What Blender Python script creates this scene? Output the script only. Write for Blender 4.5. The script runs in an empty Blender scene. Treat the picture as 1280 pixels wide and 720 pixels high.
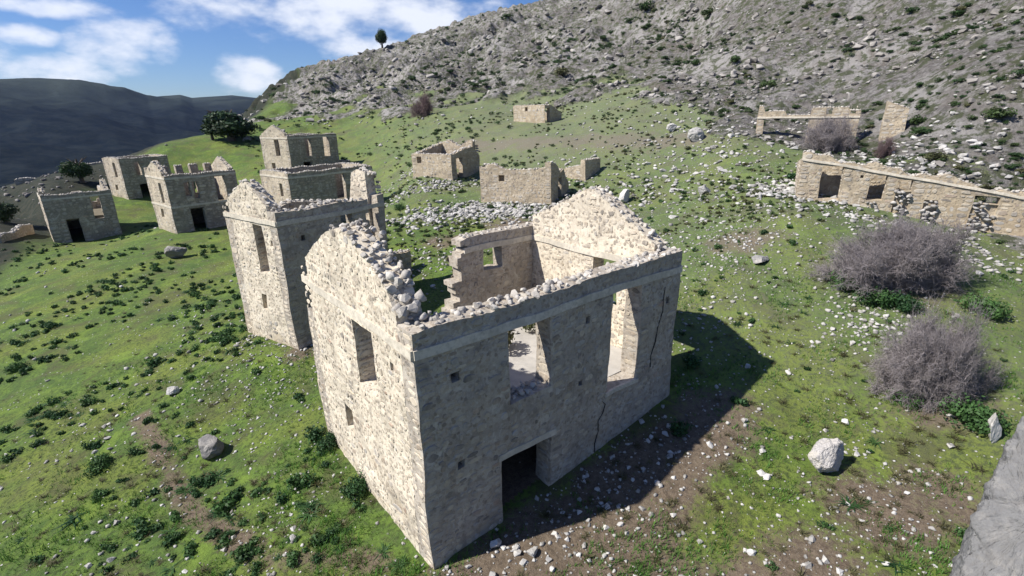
import bpy, bmesh, math, random
import numpy as np
from mathutils import Vector, Matrix, noise as mnoise

random.seed(7); np.random.seed(7)
RNG = np.random.RandomState(11)
D = bpy.data; SC = bpy.context.scene
COL = SC.collection

# ------------------------------------------------------------------ camera, sky, sun, exposure
CAM = np.array([-4.24, -8.5, 10.17]); YAW, PITCH, ROLL = (math.radians(a) for a in (38.77, 18.98, -0.8)); FPX = 629.7
_fw = np.array([math.sin(YAW)*math.cos(PITCH), math.cos(YAW)*math.cos(PITCH), -math.sin(PITCH)])
_r0 = np.array([math.cos(YAW), -math.sin(YAW), 0.0]); _u0 = np.cross(_r0, _fw)
_r = _r0*math.cos(ROLL)+_u0*math.sin(ROLL); _u = -_r0*math.sin(ROLL)+_u0*math.cos(ROLL)
cam_d = D.cameras.new('camera'); cam = D.objects.new('camera', cam_d); COL.objects.link(cam)
cam_d.sensor_width = 36; cam_d.lens = 36*FPX/1280; cam_d.clip_start = 0.1; cam_d.clip_end = 20000
M = Matrix(((_r[0], _u[0], -_fw[0], CAM[0]), (_r[1], _u[1], -_fw[1], CAM[1]), (_r[2], _u[2], -_fw[2], CAM[2]), (0, 0, 0, 1)))
cam.matrix_world = M
SC.camera = cam

SUN_DIR = Vector((-0.93, 0.37, 1.03)).normalized()          # towards the sun
SUN_EL = math.asin(SUN_DIR.z); SUN_AZ = math.atan2(SUN_DIR.x, SUN_DIR.y)
sun_d = D.lights.new('sun', 'SUN'); sun_d.energy = 5.0; sun_d.angle = math.radians(0.7); sun_d.color = (1.0, 0.945, 0.86)
sun = D.objects.new('sun', sun_d); COL.objects.link(sun)
sun.rotation_euler = SUN_DIR.to_track_quat('Z', 'Y').to_euler(); sun.location = (-60, 30, 80)

W = D.worlds.new('World'); SC.world = W; W.use_nodes = True
nt = W.node_tree; nt.nodes.clear()
def N(t, ty, **kw):
    n = t.nodes.new(ty)
    for k, v in kw.items():
        if k in n.bl_rna.properties: setattr(n, k, v)
        else: n.inputs[k].default_value = v
    return n
def mth(t, op, a, b=None, c=None, clamp=False):
    n = t.nodes.new('ShaderNodeMath'); n.operation = op; n.use_clamp = clamp
    for i, v in enumerate((a, b, c)):
        if v is None: continue
        if isinstance(v, (int, float)): n.inputs[i].default_value = v
        else: t.links.new(v, n.inputs[i])
    return n.outputs[0]
sky = N(nt, 'ShaderNodeTexSky', sky_type='NISHITA', sun_disc=False, sun_elevation=SUN_EL, sun_rotation=SUN_AZ % (2*math.pi), altitude=300.0, air_density=1.0, dust_density=0.2, ozone_density=3.0)
geo = N(nt, 'ShaderNodeNewGeometry')
tc = N(nt, 'ShaderNodeTexCoord')
sep = N(nt, 'ShaderNodeSeparateXYZ'); nt.links.new(tc.outputs['Generated'], sep.inputs[0])
az = mth(nt, 'ARCTAN2', sep.outputs[0], sep.outputs[1]); el = mth(nt, 'ARCSINE', sep.outputs[2])
cmb = N(nt, 'ShaderNodeCombineXYZ'); nt.links.new(az, cmb.inputs[0]); nt.links.new(mth(nt, 'MULTIPLY', el, 1.9), cmb.inputs[1])
nz1 = N(nt, 'ShaderNodeTexNoise', Scale=9.0, Detail=7.0, Roughness=0.56); nt.links.new(cmb.outputs[0], nz1.inputs['Vector'])
nz2 = N(nt, 'ShaderNodeTexNoise', Scale=2.6, Detail=5.0, Roughness=0.55); nt.links.new(cmb.outputs[0], nz2.inputs['Vector'])
acc = mth(nt, 'MULTIPLY', mth(nt, 'SUBTRACT', nz2.outputs[0], 0.56), 5.0)     # broken clouds all round
def pix_dir(px, py):
    d = _fw+_r*(px-640)/FPX-_u*(py-360)/FPX
    return math.atan2(d[0], d[1]), math.atan2(d[2], math.hypot(d[0], d[1]))
# cumulus banks over the valley: (direction, half-widths in degrees)
for px, py, ra, re in [(150, 52, 4.0, 2.6), (205, 62, 1.8, 1.6), (20, 42, 3.0, 1.0), (70, 90, 3.9, 1.5), (315, 100, 3.6, 1.9), (430, 12, 16.0, 3.1), (550, 30, 8.0, 3.4), (60, 10, 5.0, .9), (-60, 60, 4, 2), (470, 60, 6.0, 1.6), (-150, 40, 6, 2.5), (260, -60, 16, 4)]:
    a, e = pix_dir(px, py)
    da = mth(nt, 'DIVIDE', mth(nt, 'SUBTRACT', az, a), math.radians(ra)); de = mth(nt, 'DIVIDE', mth(nt, 'SUBTRACT', el, e), math.radians(re))
    v = mth(nt, 'SUBTRACT', 1.0, mth(nt, 'ADD', mth(nt, 'MULTIPLY', da, da), mth(nt, 'MULTIPLY', de, de)))
    acc = mth(nt, 'MAXIMUM', acc, v)
dens = mth(nt, 'ADD', acc, mth(nt, 'MULTIPLY', mth(nt, 'SUBTRACT', nz1.outputs[0], 0.5), 4.2))
mr = N(nt, 'ShaderNodeMapRange', interpolation_type='SMOOTHSTEP'); nt.links.new(dens, mr.inputs[0])
mr.inputs[1].default_value = -0.15; mr.inputs[2].default_value = 1.25; mr.inputs[3].default_value = 0.0; mr.inputs[4].default_value = 0.93
mix = N(nt, 'ShaderNodeMix', data_type='RGBA'); nt.links.new(mr.outputs[0], mix.inputs[0])
hs = N(nt, 'ShaderNodeHueSaturation', Saturation=1.15, Value=1.0); nt.links.new(sky.outputs[0], hs.inputs['Color'])
tint = N(nt, 'ShaderNodeMix', data_type='RGBA', blend_type='MULTIPLY'); tint.inputs[0].default_value = 1.0; nt.links.new(hs.outputs[0], tint.inputs[6]); tint.inputs[7].default_value = (.90, 1.06, 1.45, 1)
nt.links.new(tint.outputs[2], mix.inputs[6]); mix.inputs[7].default_value = (12.4, 12.9, 14.0, 1)
bg = N(nt, 'ShaderNodeBackground', Strength=0.05); nt.links.new(mix.outputs[2], bg.inputs[0])
wo = N(nt, 'ShaderNodeOutputWorld'); nt.links.new(bg.outputs[0], wo.inputs[0])
SC.view_settings.view_transform = 'Standard'; SC.view_settings.look = 'None'; SC.view_settings.gamma = 1.0
SC.view_settings.exposure = 0.66; SC.view_settings.use_curve_mapping = False
SC.render.engine = 'CYCLES'; SC.cycles.use_denoising = True; SC.cycles.max_bounces = 6; SC.cycles.volume_bounces = 0

# ------------------------------------------------------------------ helpers
def ray(px, py): return CAM, _fw+_r*(px-640)/FPX-_u*(py-360)/FPX
def at_r(px, py, R):
    c, d = ray(px, py); return c+d*R/math.hypot(d[0], d[1])
def pix(P):
    d = np.asarray(P, float)-CAM; w = d@_fw
    return 640+FPX*(d@_r)/w, 360-FPX*(d@_u)/w, w
def tag(o, label=None, cat=None, group=None, kind=None):
    if label: o['label'] = label
    if cat: o['category'] = cat
    if group: o['group'] = group
    if kind: o['kind'] = kind
    return o
def empty(name, loc, rz=0.0):
    o = D.objects.new(name, None); COL.objects.link(o); o.location = loc; o.rotation_euler = (0, 0, rz); o.empty_display_size = 0.3
    return o
def mesh_np(name, V, F, mats, cols=None, smooth=False, extra=None):
    """mesh from numpy arrays; F one array or a list of arrays of faces; cols one colour per vertex"""
    V = np.asarray(V, np.float32)
    Fs = F if isinstance(F, list) else [F]
    Fs = [np.asarray(f, np.int32) for f in Fs if len(f)]
    me = D.meshes.new(name)
    me.vertices.add(len(V)); me.vertices.foreach_set('co', V.ravel())
    loops = np.concatenate([f.ravel() for f in Fs]); tot = np.concatenate([np.full(len(f), f.shape[1], np.int32) for f in Fs])
    me.loops.add(len(loops)); me.loops.foreach_set('vertex_index', loops)
    me.polygons.add(len(tot)); st = np.concatenate([[0], np.cumsum(tot)[:-1]]).astype(np.int32)
    me.polygons.foreach_set('loop_start', st)
    me.update(calc_edges=True)
    if smooth: me.polygons.foreach_set('use_smooth', np.ones(len(tot), bool))
    if cols is not None:
        a = me.color_attributes.new('col', 'FLOAT_COLOR', 'POINT'); c = np.ones((len(V), 4), np.float32); c[:, :3] = cols; a.data.foreach_set('color', c.ravel())
    for k, v in (extra or {}).items():
        a = me.attributes.new(k, 'FLOAT', 'POINT'); a.data.foreach_set('value', np.asarray(v, np.float32))
    for m in (mats if isinstance(mats, (list, tuple)) else [mats]): me.materials.append(m)
    me.validate()
    return me
def link(name, me, parent=None, loc=None):
    o = D.objects.new(name, me); COL.objects.link(o)
    if parent: o.parent = parent
    if loc is not None: o.location = loc
    return o
class MB:
    def __init__(s): s.v = []; s.f = []; s.c = []
    def add(s, vs, fs, c=(.5, .5, .5)):
        b = len(s.v); s.v += [tuple(v) for v in vs]; s.f += [tuple(i+b for i in f) for f in fs]; s.c += [c]*len(vs)
    def mesh(s, name, mat, smooth=False):
        me = D.meshes.new(name); me.from_pydata(s.v, [], s.f)
        a = me.color_attributes.new('col', 'FLOAT_COLOR', 'POINT'); c = np.ones((len(s.v), 4), np.float32); c[:, :3] = np.array(s.c).reshape(-1, 3); a.data.foreach_set('color', c.ravel())
        me.materials.append(mat)
        if smooth: me.polygons.foreach_set('use_smooth', [True]*len(s.f))
        return me
    def build(s, name, mat, parent=None, smooth=False): return link(name, s.mesh(name, mat, smooth), parent)

# value noise, vectorised
_perm = RNG.permutation(4096); _val = RNG.rand(4096)*2-1
def vnoise(x, y, seed=0):
    x = np.asarray(x, float); y = np.asarray(y, float)
    xi = np.floor(x).astype(int); yi = np.floor(y).astype(int); fx = x-xi; fy = y-yi
    fx = fx*fx*fx*(fx*(fx*6-15)+10); fy = fy*fy*fy*(fy*(fy*6-15)+10)
    def h(a, b): return _val[_perm[(_perm[(a+seed*17) & 4095]+b+seed*131) & 4095]]
    return (h(xi, yi)*(1-fx)+h(xi+1, yi)*fx)*(1-fy)+(h(xi, yi+1)*(1-fx)+h(xi+1, yi+1)*fx)*fy
def fbm(x, y, o=4, seed=0, gain=.5):
    s = 0; a = 1; n = 0
    for i in range(o): s = s+a*vnoise(x*2**i, y*2**i, seed+i); n += a; a *= gain
    return s/n
def sstep(a, b, x): t = np.clip((x-a)/(b-a), 0, 1); return t*t*(3-2*t)

# ------------------------------------------------------------------ materials
def mat_new(name):
    m = D.materials.new(name); m.use_nodes = True; t = m.node_tree; t.nodes.clear()
    o = N(t, 'ShaderNodeOutputMaterial'); b = N(t, 'ShaderNodeBsdfPrincipled', Roughness=0.9)
    b.inputs['Specular IOR Level'].default_value = 0.25
    t.links.new(b.outputs[0], o.inputs[0]); return m, t, b
def mixc(t, f, a, b, mode='MIX'):
    n = N(t, 'ShaderNodeMix', data_type='RGBA', blend_type=mode)
    for i, v in ((0, f), (6, a), (7, b)):
        if isinstance(v, (int, float)): n.inputs[i].default_value = v
        elif isinstance(v, tuple): n.inputs[i].default_value = (*v, 1) if len(v) == 3 else v
        else: t.links.new(v, n.inputs[i])
    return n.outputs[2]
def noise_n(t, scale, detail=5, rough=.55, vec=None, dist=0.0):
    n = N(t, 'ShaderNodeTexNoise', Scale=scale, Detail=float(detail), Roughness=rough, Distortion=dist)
    if vec is not None: t.links.new(vec, n.inputs['Vector'])
    return n.outputs[0]
def ramp(t, v, a, b, lo=0.0, hi=1.0):
    n = N(t, 'ShaderNodeMapRange', interpolation_type='SMOOTHSTEP'); t.links.new(v, n.inputs[0])
    for i, x in zip((1, 2, 3, 4), (a, b, lo, hi)): n.inputs[i].default_value = x
    return n.outputs[0]
def bump(t, b, h, dist, strength=1.0):
    n = N(t, 'ShaderNodeBump', Distance=dist, Strength=strength); t.links.new(h, n.inputs['Height']); t.links.new(n.outputs[0], b.inputs['Normal'])
def pos(t): return N(t, 'ShaderNodeNewGeometry').outputs['Position']
def attr(t, name, out='Color'): return N(t, 'ShaderNodeAttribute', attribute_name=name).outputs[out]
def vor(t, scale, vec, out='Distance', feat='F1', rnd=1.0):
    n = N(t, 'ShaderNodeTexVoronoi', Scale=scale, feature=feat, Randomness=rnd); t.links.new(vec, n.inputs['Vector']); return n.outputs[out]

def make_mortar(name, base, far=False, small=9.0):
    """lime mortar full of small chips; the larger stones are geometry"""
    m, t, b = mat_new(name); p = pos(t)
    n1 = noise_n(t, 0.9, 5, .6, p); n2 = noise_n(t, 6.0, 6, .65, p); n3 = noise_n(t, 45.0, 3, .6, p)
    c = mixc(t, ramp(t, n1, .35, .68), base, tuple(x*.74 for x in base))
    c = mixc(t, ramp(t, n2, .45, .7, 0, .7), c, (base[0]*.55, base[1]*.52, base[2]*.5))
    wp = N(t, 'ShaderNodeVectorMath', operation='ADD'); t.links.new(p, wp.inputs[0])
    wn = N(t, 'ShaderNodeTexNoise', Scale=5.0, Detail=2.0); t.links.new(p, wn.inputs['Vector'])
    ws = N(t, 'ShaderNodeVectorMath', operation='SCALE'); t.links.new(wn.outputs['Color'], ws.inputs[0]); ws.inputs['Scale'].default_value = .12
    t.links.new(ws.outputs[0], wp.inputs[1])
    vd = vor(t, small, wp.outputs[0]); vc = vor(t, small, wp.outputs[0], 'Color')
    sepv = N(t, 'ShaderNodeSeparateColor'); t.links.new(vc, sepv.inputs[0])
    stone = mixc(t, sepv.outputs[0], (.20, .17, .14), (.44, .37, .28))
    keep = mth(t, 'MULTIPLY', ramp(t, vd, .38, .5, 1, 0), ramp(t, sepv.outputs[1], .35, .5, 0, .8))
    c = mixc(t, keep, c, stone)
    c = mixc(t, ramp(t, n3, .5, .75, 0, .35), c, (.16, .14, .12))
    n6 = noise_n(t, 1.7, 6, .7, p, .6); n7 = noise_n(t, .55, 5, .6, p)
    c = mixc(t, ramp(t, n6, .54, .66, 0, .6), c, (.20, .175, .15))
    c = mixc(t, ramp(t, n6, .46, .34, 0, .55), c, (.60, .56, .48))
    sz = N(t, 'ShaderNodeSeparateXYZ'); t.links.new(N(t, 'ShaderNodeTexCoord').outputs['Object'], sz.inputs[0])
    c = mixc(t, ramp(t, mth(t, 'ADD', mth(t, 'MULTIPLY', n7, 3.0), mth(t, 'MULTIPLY', sz.outputs[2], -.35)), 1.3, 1.9, 0, .4), c, (.39, .30, .19))
    t.links.new(c, b.inputs['Base Color'])
    h = mth(t, 'ADD', mth(t, 'MULTIPLY', n2, .6), mth(t, 'ADD', mth(t, 'MULTIPLY', n3, .3), mth(t, 'MULTIPLY', keep, .5)))
    bump(t, b, h, .035, .9)
    return m
MORTAR = make_mortar('lime_mortar', (.44, .395, .335))  # long walls: darkened mortar, their shade is put into the colour
RENDER = make_mortar('lime_rendered_rubble', (.70, .625, .50))  # gables: lime render, brightened so the colour carries the sunlight
MORTAR_OCHRE = make_mortar('ochre_mortar', (.46, .385, .28))
RENDER_FAR = make_mortar('old_lime_render', (.52, .455, .35))  # the same sunlit brightening for gables of the farther houses
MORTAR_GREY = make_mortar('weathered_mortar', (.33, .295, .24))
def make_attr_stone(name, objrand=False, lo=(.2, .2, .2), hi=(.45, .43, .4), lichen=.5, scale=1.0, bmp=.03, smear=0.0, REN0=(.46, .41, .34), REN1=(.34, .30, .245)):
    m, t, b = mat_new(name); p = pos(t)
    if objrand:
        oi = N(t, 'ShaderNodeObjectInfo'); c = mixc(t, oi.outputs['Random'], lo, hi)
    else: c = attr(t, 'col')
    n1 = noise_n(t, 5.0*scale, 6, .65, p); n2 = noise_n(t, 28.0*scale, 4, .6, p); n3 = noise_n(t, 2.0*scale, 4, .6, p)
    c = mixc(t, ramp(t, n1, .42, .72, 0, .55), c, mixc(t, .5, c, (.10, .09, .085)))
    c = mixc(t, ramp(t, n3, .5, .66, 0, lichen), c, (.50, .47, .42))
    c = mixc(t, ramp(t, n2, .56, .72, 0, .4), c, (.12, .11, .10))
    if smear:
        n5 = noise_n(t, 1.1, 5, .65, p); c = mixc(t, ramp(t, noise_n(t, 1.7, 6, .7, p, .6), .54, .66, 0, .55), c, (.17, .15, .13)); c = mixc(t, ramp(t, n5, .36, .62, smear, 0), c, mixc(t, ramp(t, n1, .35, .7), REN0, REN1))
    t.links.new(c, b.inputs['Base Color']); bump(t, b, mth(t, 'ADD', n1, mth(t, 'MULTIPLY', n2, .35)), bmp, .8)
    return m
STONE = make_attr_stone('wall_stone', lichen=.3, scale=1.6, smear=.85)
STONE_LIME = make_attr_stone('limed_stone', lichen=.3, scale=1.6, smear=.9, REN0=(.70, .62, .50), REN1=(.50, .44, .35))  # gable stones, lime smear brightened as if in sun
RUBBLE_STUFF = make_attr_stone('fallen_stone', lichen=.4, scale=1.6)
RUBBLE = make_attr_stone('grey_limestone', True, (.24, .235, .23), (.50, .49, .47), .5, 1.5)
WHITE_ROCK = make_attr_stone('white_limestone', True, (.26, .25, .235), (.56, .55, .53), .5, 1.2)
BOULDER = make_attr_stone('boulder_limestone', True, (.46, .44, .42), (.50, .48, .46), .9, 1.3, .12)
DARKROCK = make_attr_stone('dark_boulder', True, (.17, .165, .16), (.22, .21, .20), .35, .8, .08)
SLABROCK = make_attr_stone('smooth_grey_rock', True, (.17, .17, .17), (.175, .175, .175), .15, 3.0, .03)
def make_plain(name, base, var=.3, scale=8, bmp=.015):
    m, t, b = mat_new(name); p = pos(t)
    n = noise_n(t, scale, 6, .62, p); n2 = noise_n(t, scale*.15, 4, .6, p)
    c = mixc(t, ramp(t, n, .4, .7), base, tuple(x*(1-var) for x in base)); c = mixc(t, ramp(t, n2, .4, .65, 0, .6), c, tuple(x*(1-var*1.2) for x in base))
    t.links.new(c, b.inputs['Base Color']); bump(t, b, n, bmp, .8); return m
BAND = make_plain('lime_band_plaster', (.58, .53, .44), .3, 9)
DIRTFLOOR = make_plain('trodden_lime_floor', (.42, .40, .37), .15, 3)
EARTHFLOOR = make_plain('earth_floor', (.17, .15, .11), .35, 4)
CRACK = make_plain('crack_earth', (.07, .06, .05), .3, 20)  # dark colour stands for the shade inside an open crack
def make_leaf(name, c0, c1, attrmix=True, trans=.25):
    m, t, b = mat_new(name); oi = N(t, 'ShaderNodeObjectInfo')
    c = mixc(t, oi.outputs['Random'], c0, c1); v = attr(t, 'col')
    c = mixc(t, 1.0, c, v, 'MULTIPLY')
    t.links.new(c, b.inputs['Base Color']); b.inputs['Roughness'].default_value = .6
    tr = N(t, 'ShaderNodeBsdfTranslucent'); t.links.new(c, tr.inputs[0])
    ms = N(t, 'ShaderNodeMixShader', Fac=trans); t.links.new(b.outputs[0], ms.inputs[1]); t.links.new(tr.outputs[0], ms.inputs[2])
    out = [n for n in t.nodes if n.type == 'OUTPUT_MATERIAL'][0]; t.links.new(ms.outputs[0], out.inputs[0]); return m
LEAF = make_leaf('squill_leaf', (.022, .060, .022), (.060, .125, .036))
LEAFDRY = make_leaf('dry_tuft_leaf', (.13, .105, .055), (.085, .095, .04))
LEAFDARK = make_leaf('dark_scrub_leaf', (.028, .065, .022), (.055, .085, .03))
LEAFTREE = make_leaf('evergreen_leaf', (.022, .045, .018), (.035, .06, .02), trans=.12)
LEAFOLIVE = make_leaf('olive_scrub_leaf', (.075, .09, .04), (.11, .11, .05))
TWIG = make_leaf('bare_twig', (.235, .212, .218), (.25, .225, .23), trans=0.0)
TWIGRED = make_leaf('bare_tree_twig', (.16, .11, .115), (.17, .12, .12), trans=0.0)
BARK = make_plain('bark', (.12, .095, .075), .4, 20)
GRASS = make_leaf('grass_blade', (.13, .21, .038), (.13, .21, .038), trans=.3)

# ------------------------------------------------------------------ terrain
# control points of the hillside (world metres), read off the bases of the ruins and the skyline
def cp(px, py, R): return tuple(at_r(px, py, R))
CTRL = [(0, 0, -.15), (0, 7, -.05), (9.4, 0, .95), (9.4, 7, 1.35), (4.7, 0, .25), (4.7, 7, .55), (1.1, 13.7, .35), (-.5, 19, .15), (7, 15, 1.0), (9.5, 19, 1.2),
        (.95, 53.4, -1.0), (-1.2, 90, -1.3), (-9.8, 70, -3.3), (11.1, 47.4, -1.0), (18.8, 72.7, 1.7), (8, 28, .5), (24.6, 22.2, 3.0), (22, 28, 2.9), (24.8, 37.5, 3.7), (46.2, 46.5, 8.9), (42, 52, 8.6),
        *[tuple(CAM+ray(a_, b_)[1]*z_) for a_, b_, z_ in ((1006, 254, 30.8), (1050, 262, 29.9), (1093, 271, 29.2), (1180, 292, 28.0), (1280, 314, 27.0), (1006, 262, 28), (1093, 283, 26.5), (1180, 308, 25), (1280, 332, 24))], (37, 9, 6.6), (38.5, 2, 6.5), (41.5, -5, 6.2), (44, -13, 5.8), (36, -12, 3.2), (30, -12, 2.9), (43.6, 14.6, 8.1), (46.6, 11.8, 7.7), (46.8, 6, 7.6), (36, 18, 5.4), (34, 30, 5.6),
        (11, -4.5, .75), (15, -7, 1.6), (6, -5, .2), (3, -8, .0), (8, -10, .9), (18, -1, 2.7), (14, 4, 2.0), (16, 12, 2.3), (-4, -2, -.8), (-8, 5, -1.6), (-3, 9.5, -.8),
        (-5, -12, -.9), (-12, -5, -2.6), (-12, 15, -2.7), (-8, 30, -2.2), (-15, 40, -3.6), (-20, 60, -5.5), (-14, 90, -4.6), (2, 35, -.9), (0, 25, -.5), (-25, 20, -6), (-25, -10, -6),
        cp(205, 190, 112), cp(262, 171, 122), cp(330, 151, 140), cp(100, 210, 128), (22.9, 42.4, 3.7), (-.2, 58.9, -1.2), (-3.0, 95, -1.3), (-10.5, 78.3, -3.1),
        cp(400, 150, 130), cp(500, 150, 105), cp(560, 165, 80), cp(660, 170, 66), cp(800, 150, 62), cp(900, 165, 55), cp(600, 120, 118), cp(800, 110, 88), cp(1000, 125, 66), cp(740, 130, 80),
        cp(322, 138, 175), cp(340, 118, 200), cp(390, 97, 205), cp(477, 77, 210), cp(560, 52, 215), cp(670, 18, 220), cp(800, -30, 215), cp(450, 104, 165), cp(560, 86, 160), cp(700, 58, 150), cp(850, 60, 115),
        cp(1000, 0, 104), cp(1280, 0, 80), cp(1150, 100, 62), cp(1280, 90, 55), cp(1000, -200, 165), cp(1280, -200, 140),
        cp(0, 300, 78), cp(0, 264, 96), cp(45, 242, 100), cp(0, 236, 126), cp(70, 222, 128), (-3.3, 70.6, -3.4), (5.3, 92.5, -1.4), (7.7, 54.8, -.9), (21.3, 49.5, -.8), (27.4, 76, 2.1), (6.6, 15.2, .75), (29.1, 24.5, 3.3), (29.8, 39.5, 4.0), (50, 47.2, 9.2),
        (60, -20, 18), (50, -8, 9.5), (90, -40, 45), (40, -30, 12), (20, -25, 3), (0, -30, -4), (150, 0, 80), (200, 100, 90), (150, -80, 70), (-60, 0, -18), (-60, 60, -16), (-45, 110, -12), (-10, 150, -14), (15, 160, -2), (40, 240, -8),
        (60, 330, -30), (110, 330, 10), (180, 300, 45), (260, 220, 80), (-120, 0, -42), (-100, 150, -45), (-60, 250, -50), (0, 300, -48), (0, -100, -25), (80, -120, 20), (-100, -100, -45)]
for i in range(24):
    a = i*math.pi/12; az_ = math.degrees(a) % 360
    z = {True: -60.0}.get(az_ > 170 or az_ < 20, 60.0)
    if 20 <= az_ < 35: z = -30
    if 120 < az_ <= 170: z = 10
    CTRL.append((CAM[0]+700*math.sin(a), CAM[1]+700*math.cos(a), z))
CT = np.array(CTRL)
def warp(x, y):
    dx = np.asarray(x, float)-CAM[0]; dy = np.asarray(y, float)-CAM[1]; R = np.hypot(dx, dy)+1e-6; k = 3*np.log1p(R/18)/R
    return dx*k, dy*k
_cx, _cy = warp(CT[:, 0], CT[:, 1])
def _tps(r2): return 0.5*r2*np.log(r2+1e-9)
_n = len(CT); A = np.zeros((_n+3, _n+3)); A[:_n, :_n] = _tps((_cx[:, None]-_cx)**2+(_cy[:, None]-_cy)**2)+np.eye(_n)*.01
A[:_n, _n] = 1; A[:_n, _n+1] = _cx; A[:_n, _n+2] = _cy; A[_n:, :_n] = A[:_n, _n:].T
_w = np.linalg.solve(A, np.concatenate([CT[:, 2], [0, 0, 0]]))
def rock_mask(x, y):
    """1 on the bare limestone crags, 0 on the grazed slope"""
    h0 = base_h(x, y); dx = x-CAM[0]; dy = y-CAM[1]; R = np.hypot(dx, dy); a = np.degrees(np.arctan2(dx, dy))
    lim = np.interp(a, [-180, -20, 12, 16, 24, 32, 40, 50, 58, 66, 76, 88, 110, 180], [900, 900, 165, 150, 128, 118, 104, 88, 68, 54, 44, 36, 30, 60])
    n = fbm(x/9, y/9, 4, 5)
    return sstep(-.16, .16, (R-lim)/lim+n*.35)
def base_h(x, y):
    wx, wy = warp(x, y); sh = wx.shape; wx = wx.ravel(); wy = wy.ravel(); out = np.empty(len(wx))
    for i in range(0, len(wx), 60000):
        s = slice(i, i+60000); out[s] = _tps((wx[s, None]-_cx)**2+(wy[s, None]-_cy)**2)@_w[:_n]+_w[_n]+_w[_n+1]*wx[s]+_w[_n+2]*wy[s]
    return out.reshape(sh)
def ridged(x, y, o=4, seed=0):
    s = 0; a = 1; n = 0
    for i in range(o): s = s+a*(1-2*np.abs(vnoise(x*2**i, y*2**i, seed+i))); n += a; a *= .55
    return s/n
def ground_h(x, y):
    x = np.asarray(x, float); y = np.asarray(y, float)
    h = base_h(x, y); rm = rock_mask(x, y)
    R = np.hypot(x-CAM[0], y-CAM[1])
    near = np.exp(-((np.maximum(0, np.maximum(-x, x-9.4)))**2+(np.maximum(0, np.maximum(-y, y-7)))**2)/4)
    h = h+fbm(x/2.2, y/2.2, 4, 21)*.14*(1-.6*near)+fbm(x/9, y/9, 3, 31)*.25*(1-near)
    amp = np.clip(R/150, .25, 1.3)
    led = ridged(x/11+.3*vnoise(x/5, y/5, 61), y/11, 5, 41)
    big = ridged(x/34+.5*vnoise(x/20, y/20, 63), y/34, 3, 45)
    flat = 1-np.exp(-(((x-45.5)**2+(y-10.5)**2)/80.0)**2)*.9
    h = h+rm*flat*amp*(big*3.2+np.maximum(led, -.3)*2.4+fbm(x/3.2, y/3.2, 4, 51)*1.1-.6)
    return h
def gh(x, y): return float(ground_h(np.array([x]), np.array([y]))[0])
def hit(px, py, r0=6.0, r1=880.0):
    """the point of the ground seen in this direction"""
    c, d = ray(px, py); k = 1/math.hypot(d[0], d[1]); R = np.exp(np.linspace(math.log(r0), math.log(r1), 700))
    X = c[0]+d[0]*k*R; Y = c[1]+d[1]*k*R; Z = c[2]+d[2]*k*R; g = ground_h(X, Y); b = np.nonzero(Z < g)[0]
    if not len(b): return hit(px, py+2, r0, r1) if py < 330 else None
    i = b[0]
    if i == 0: return np.array([X[0], Y[0], g[0]])
    a0 = Z[i-1]-g[i-1]; a1 = g[i]-Z[i]; f = a0/(a0+a1+1e-9)
    x = X[i-1]+(X[i]-X[i-1])*f; y = Y[i-1]+(Y[i]-Y[i-1])*f
    return np.array([x, y, gh(x, y)])

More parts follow.
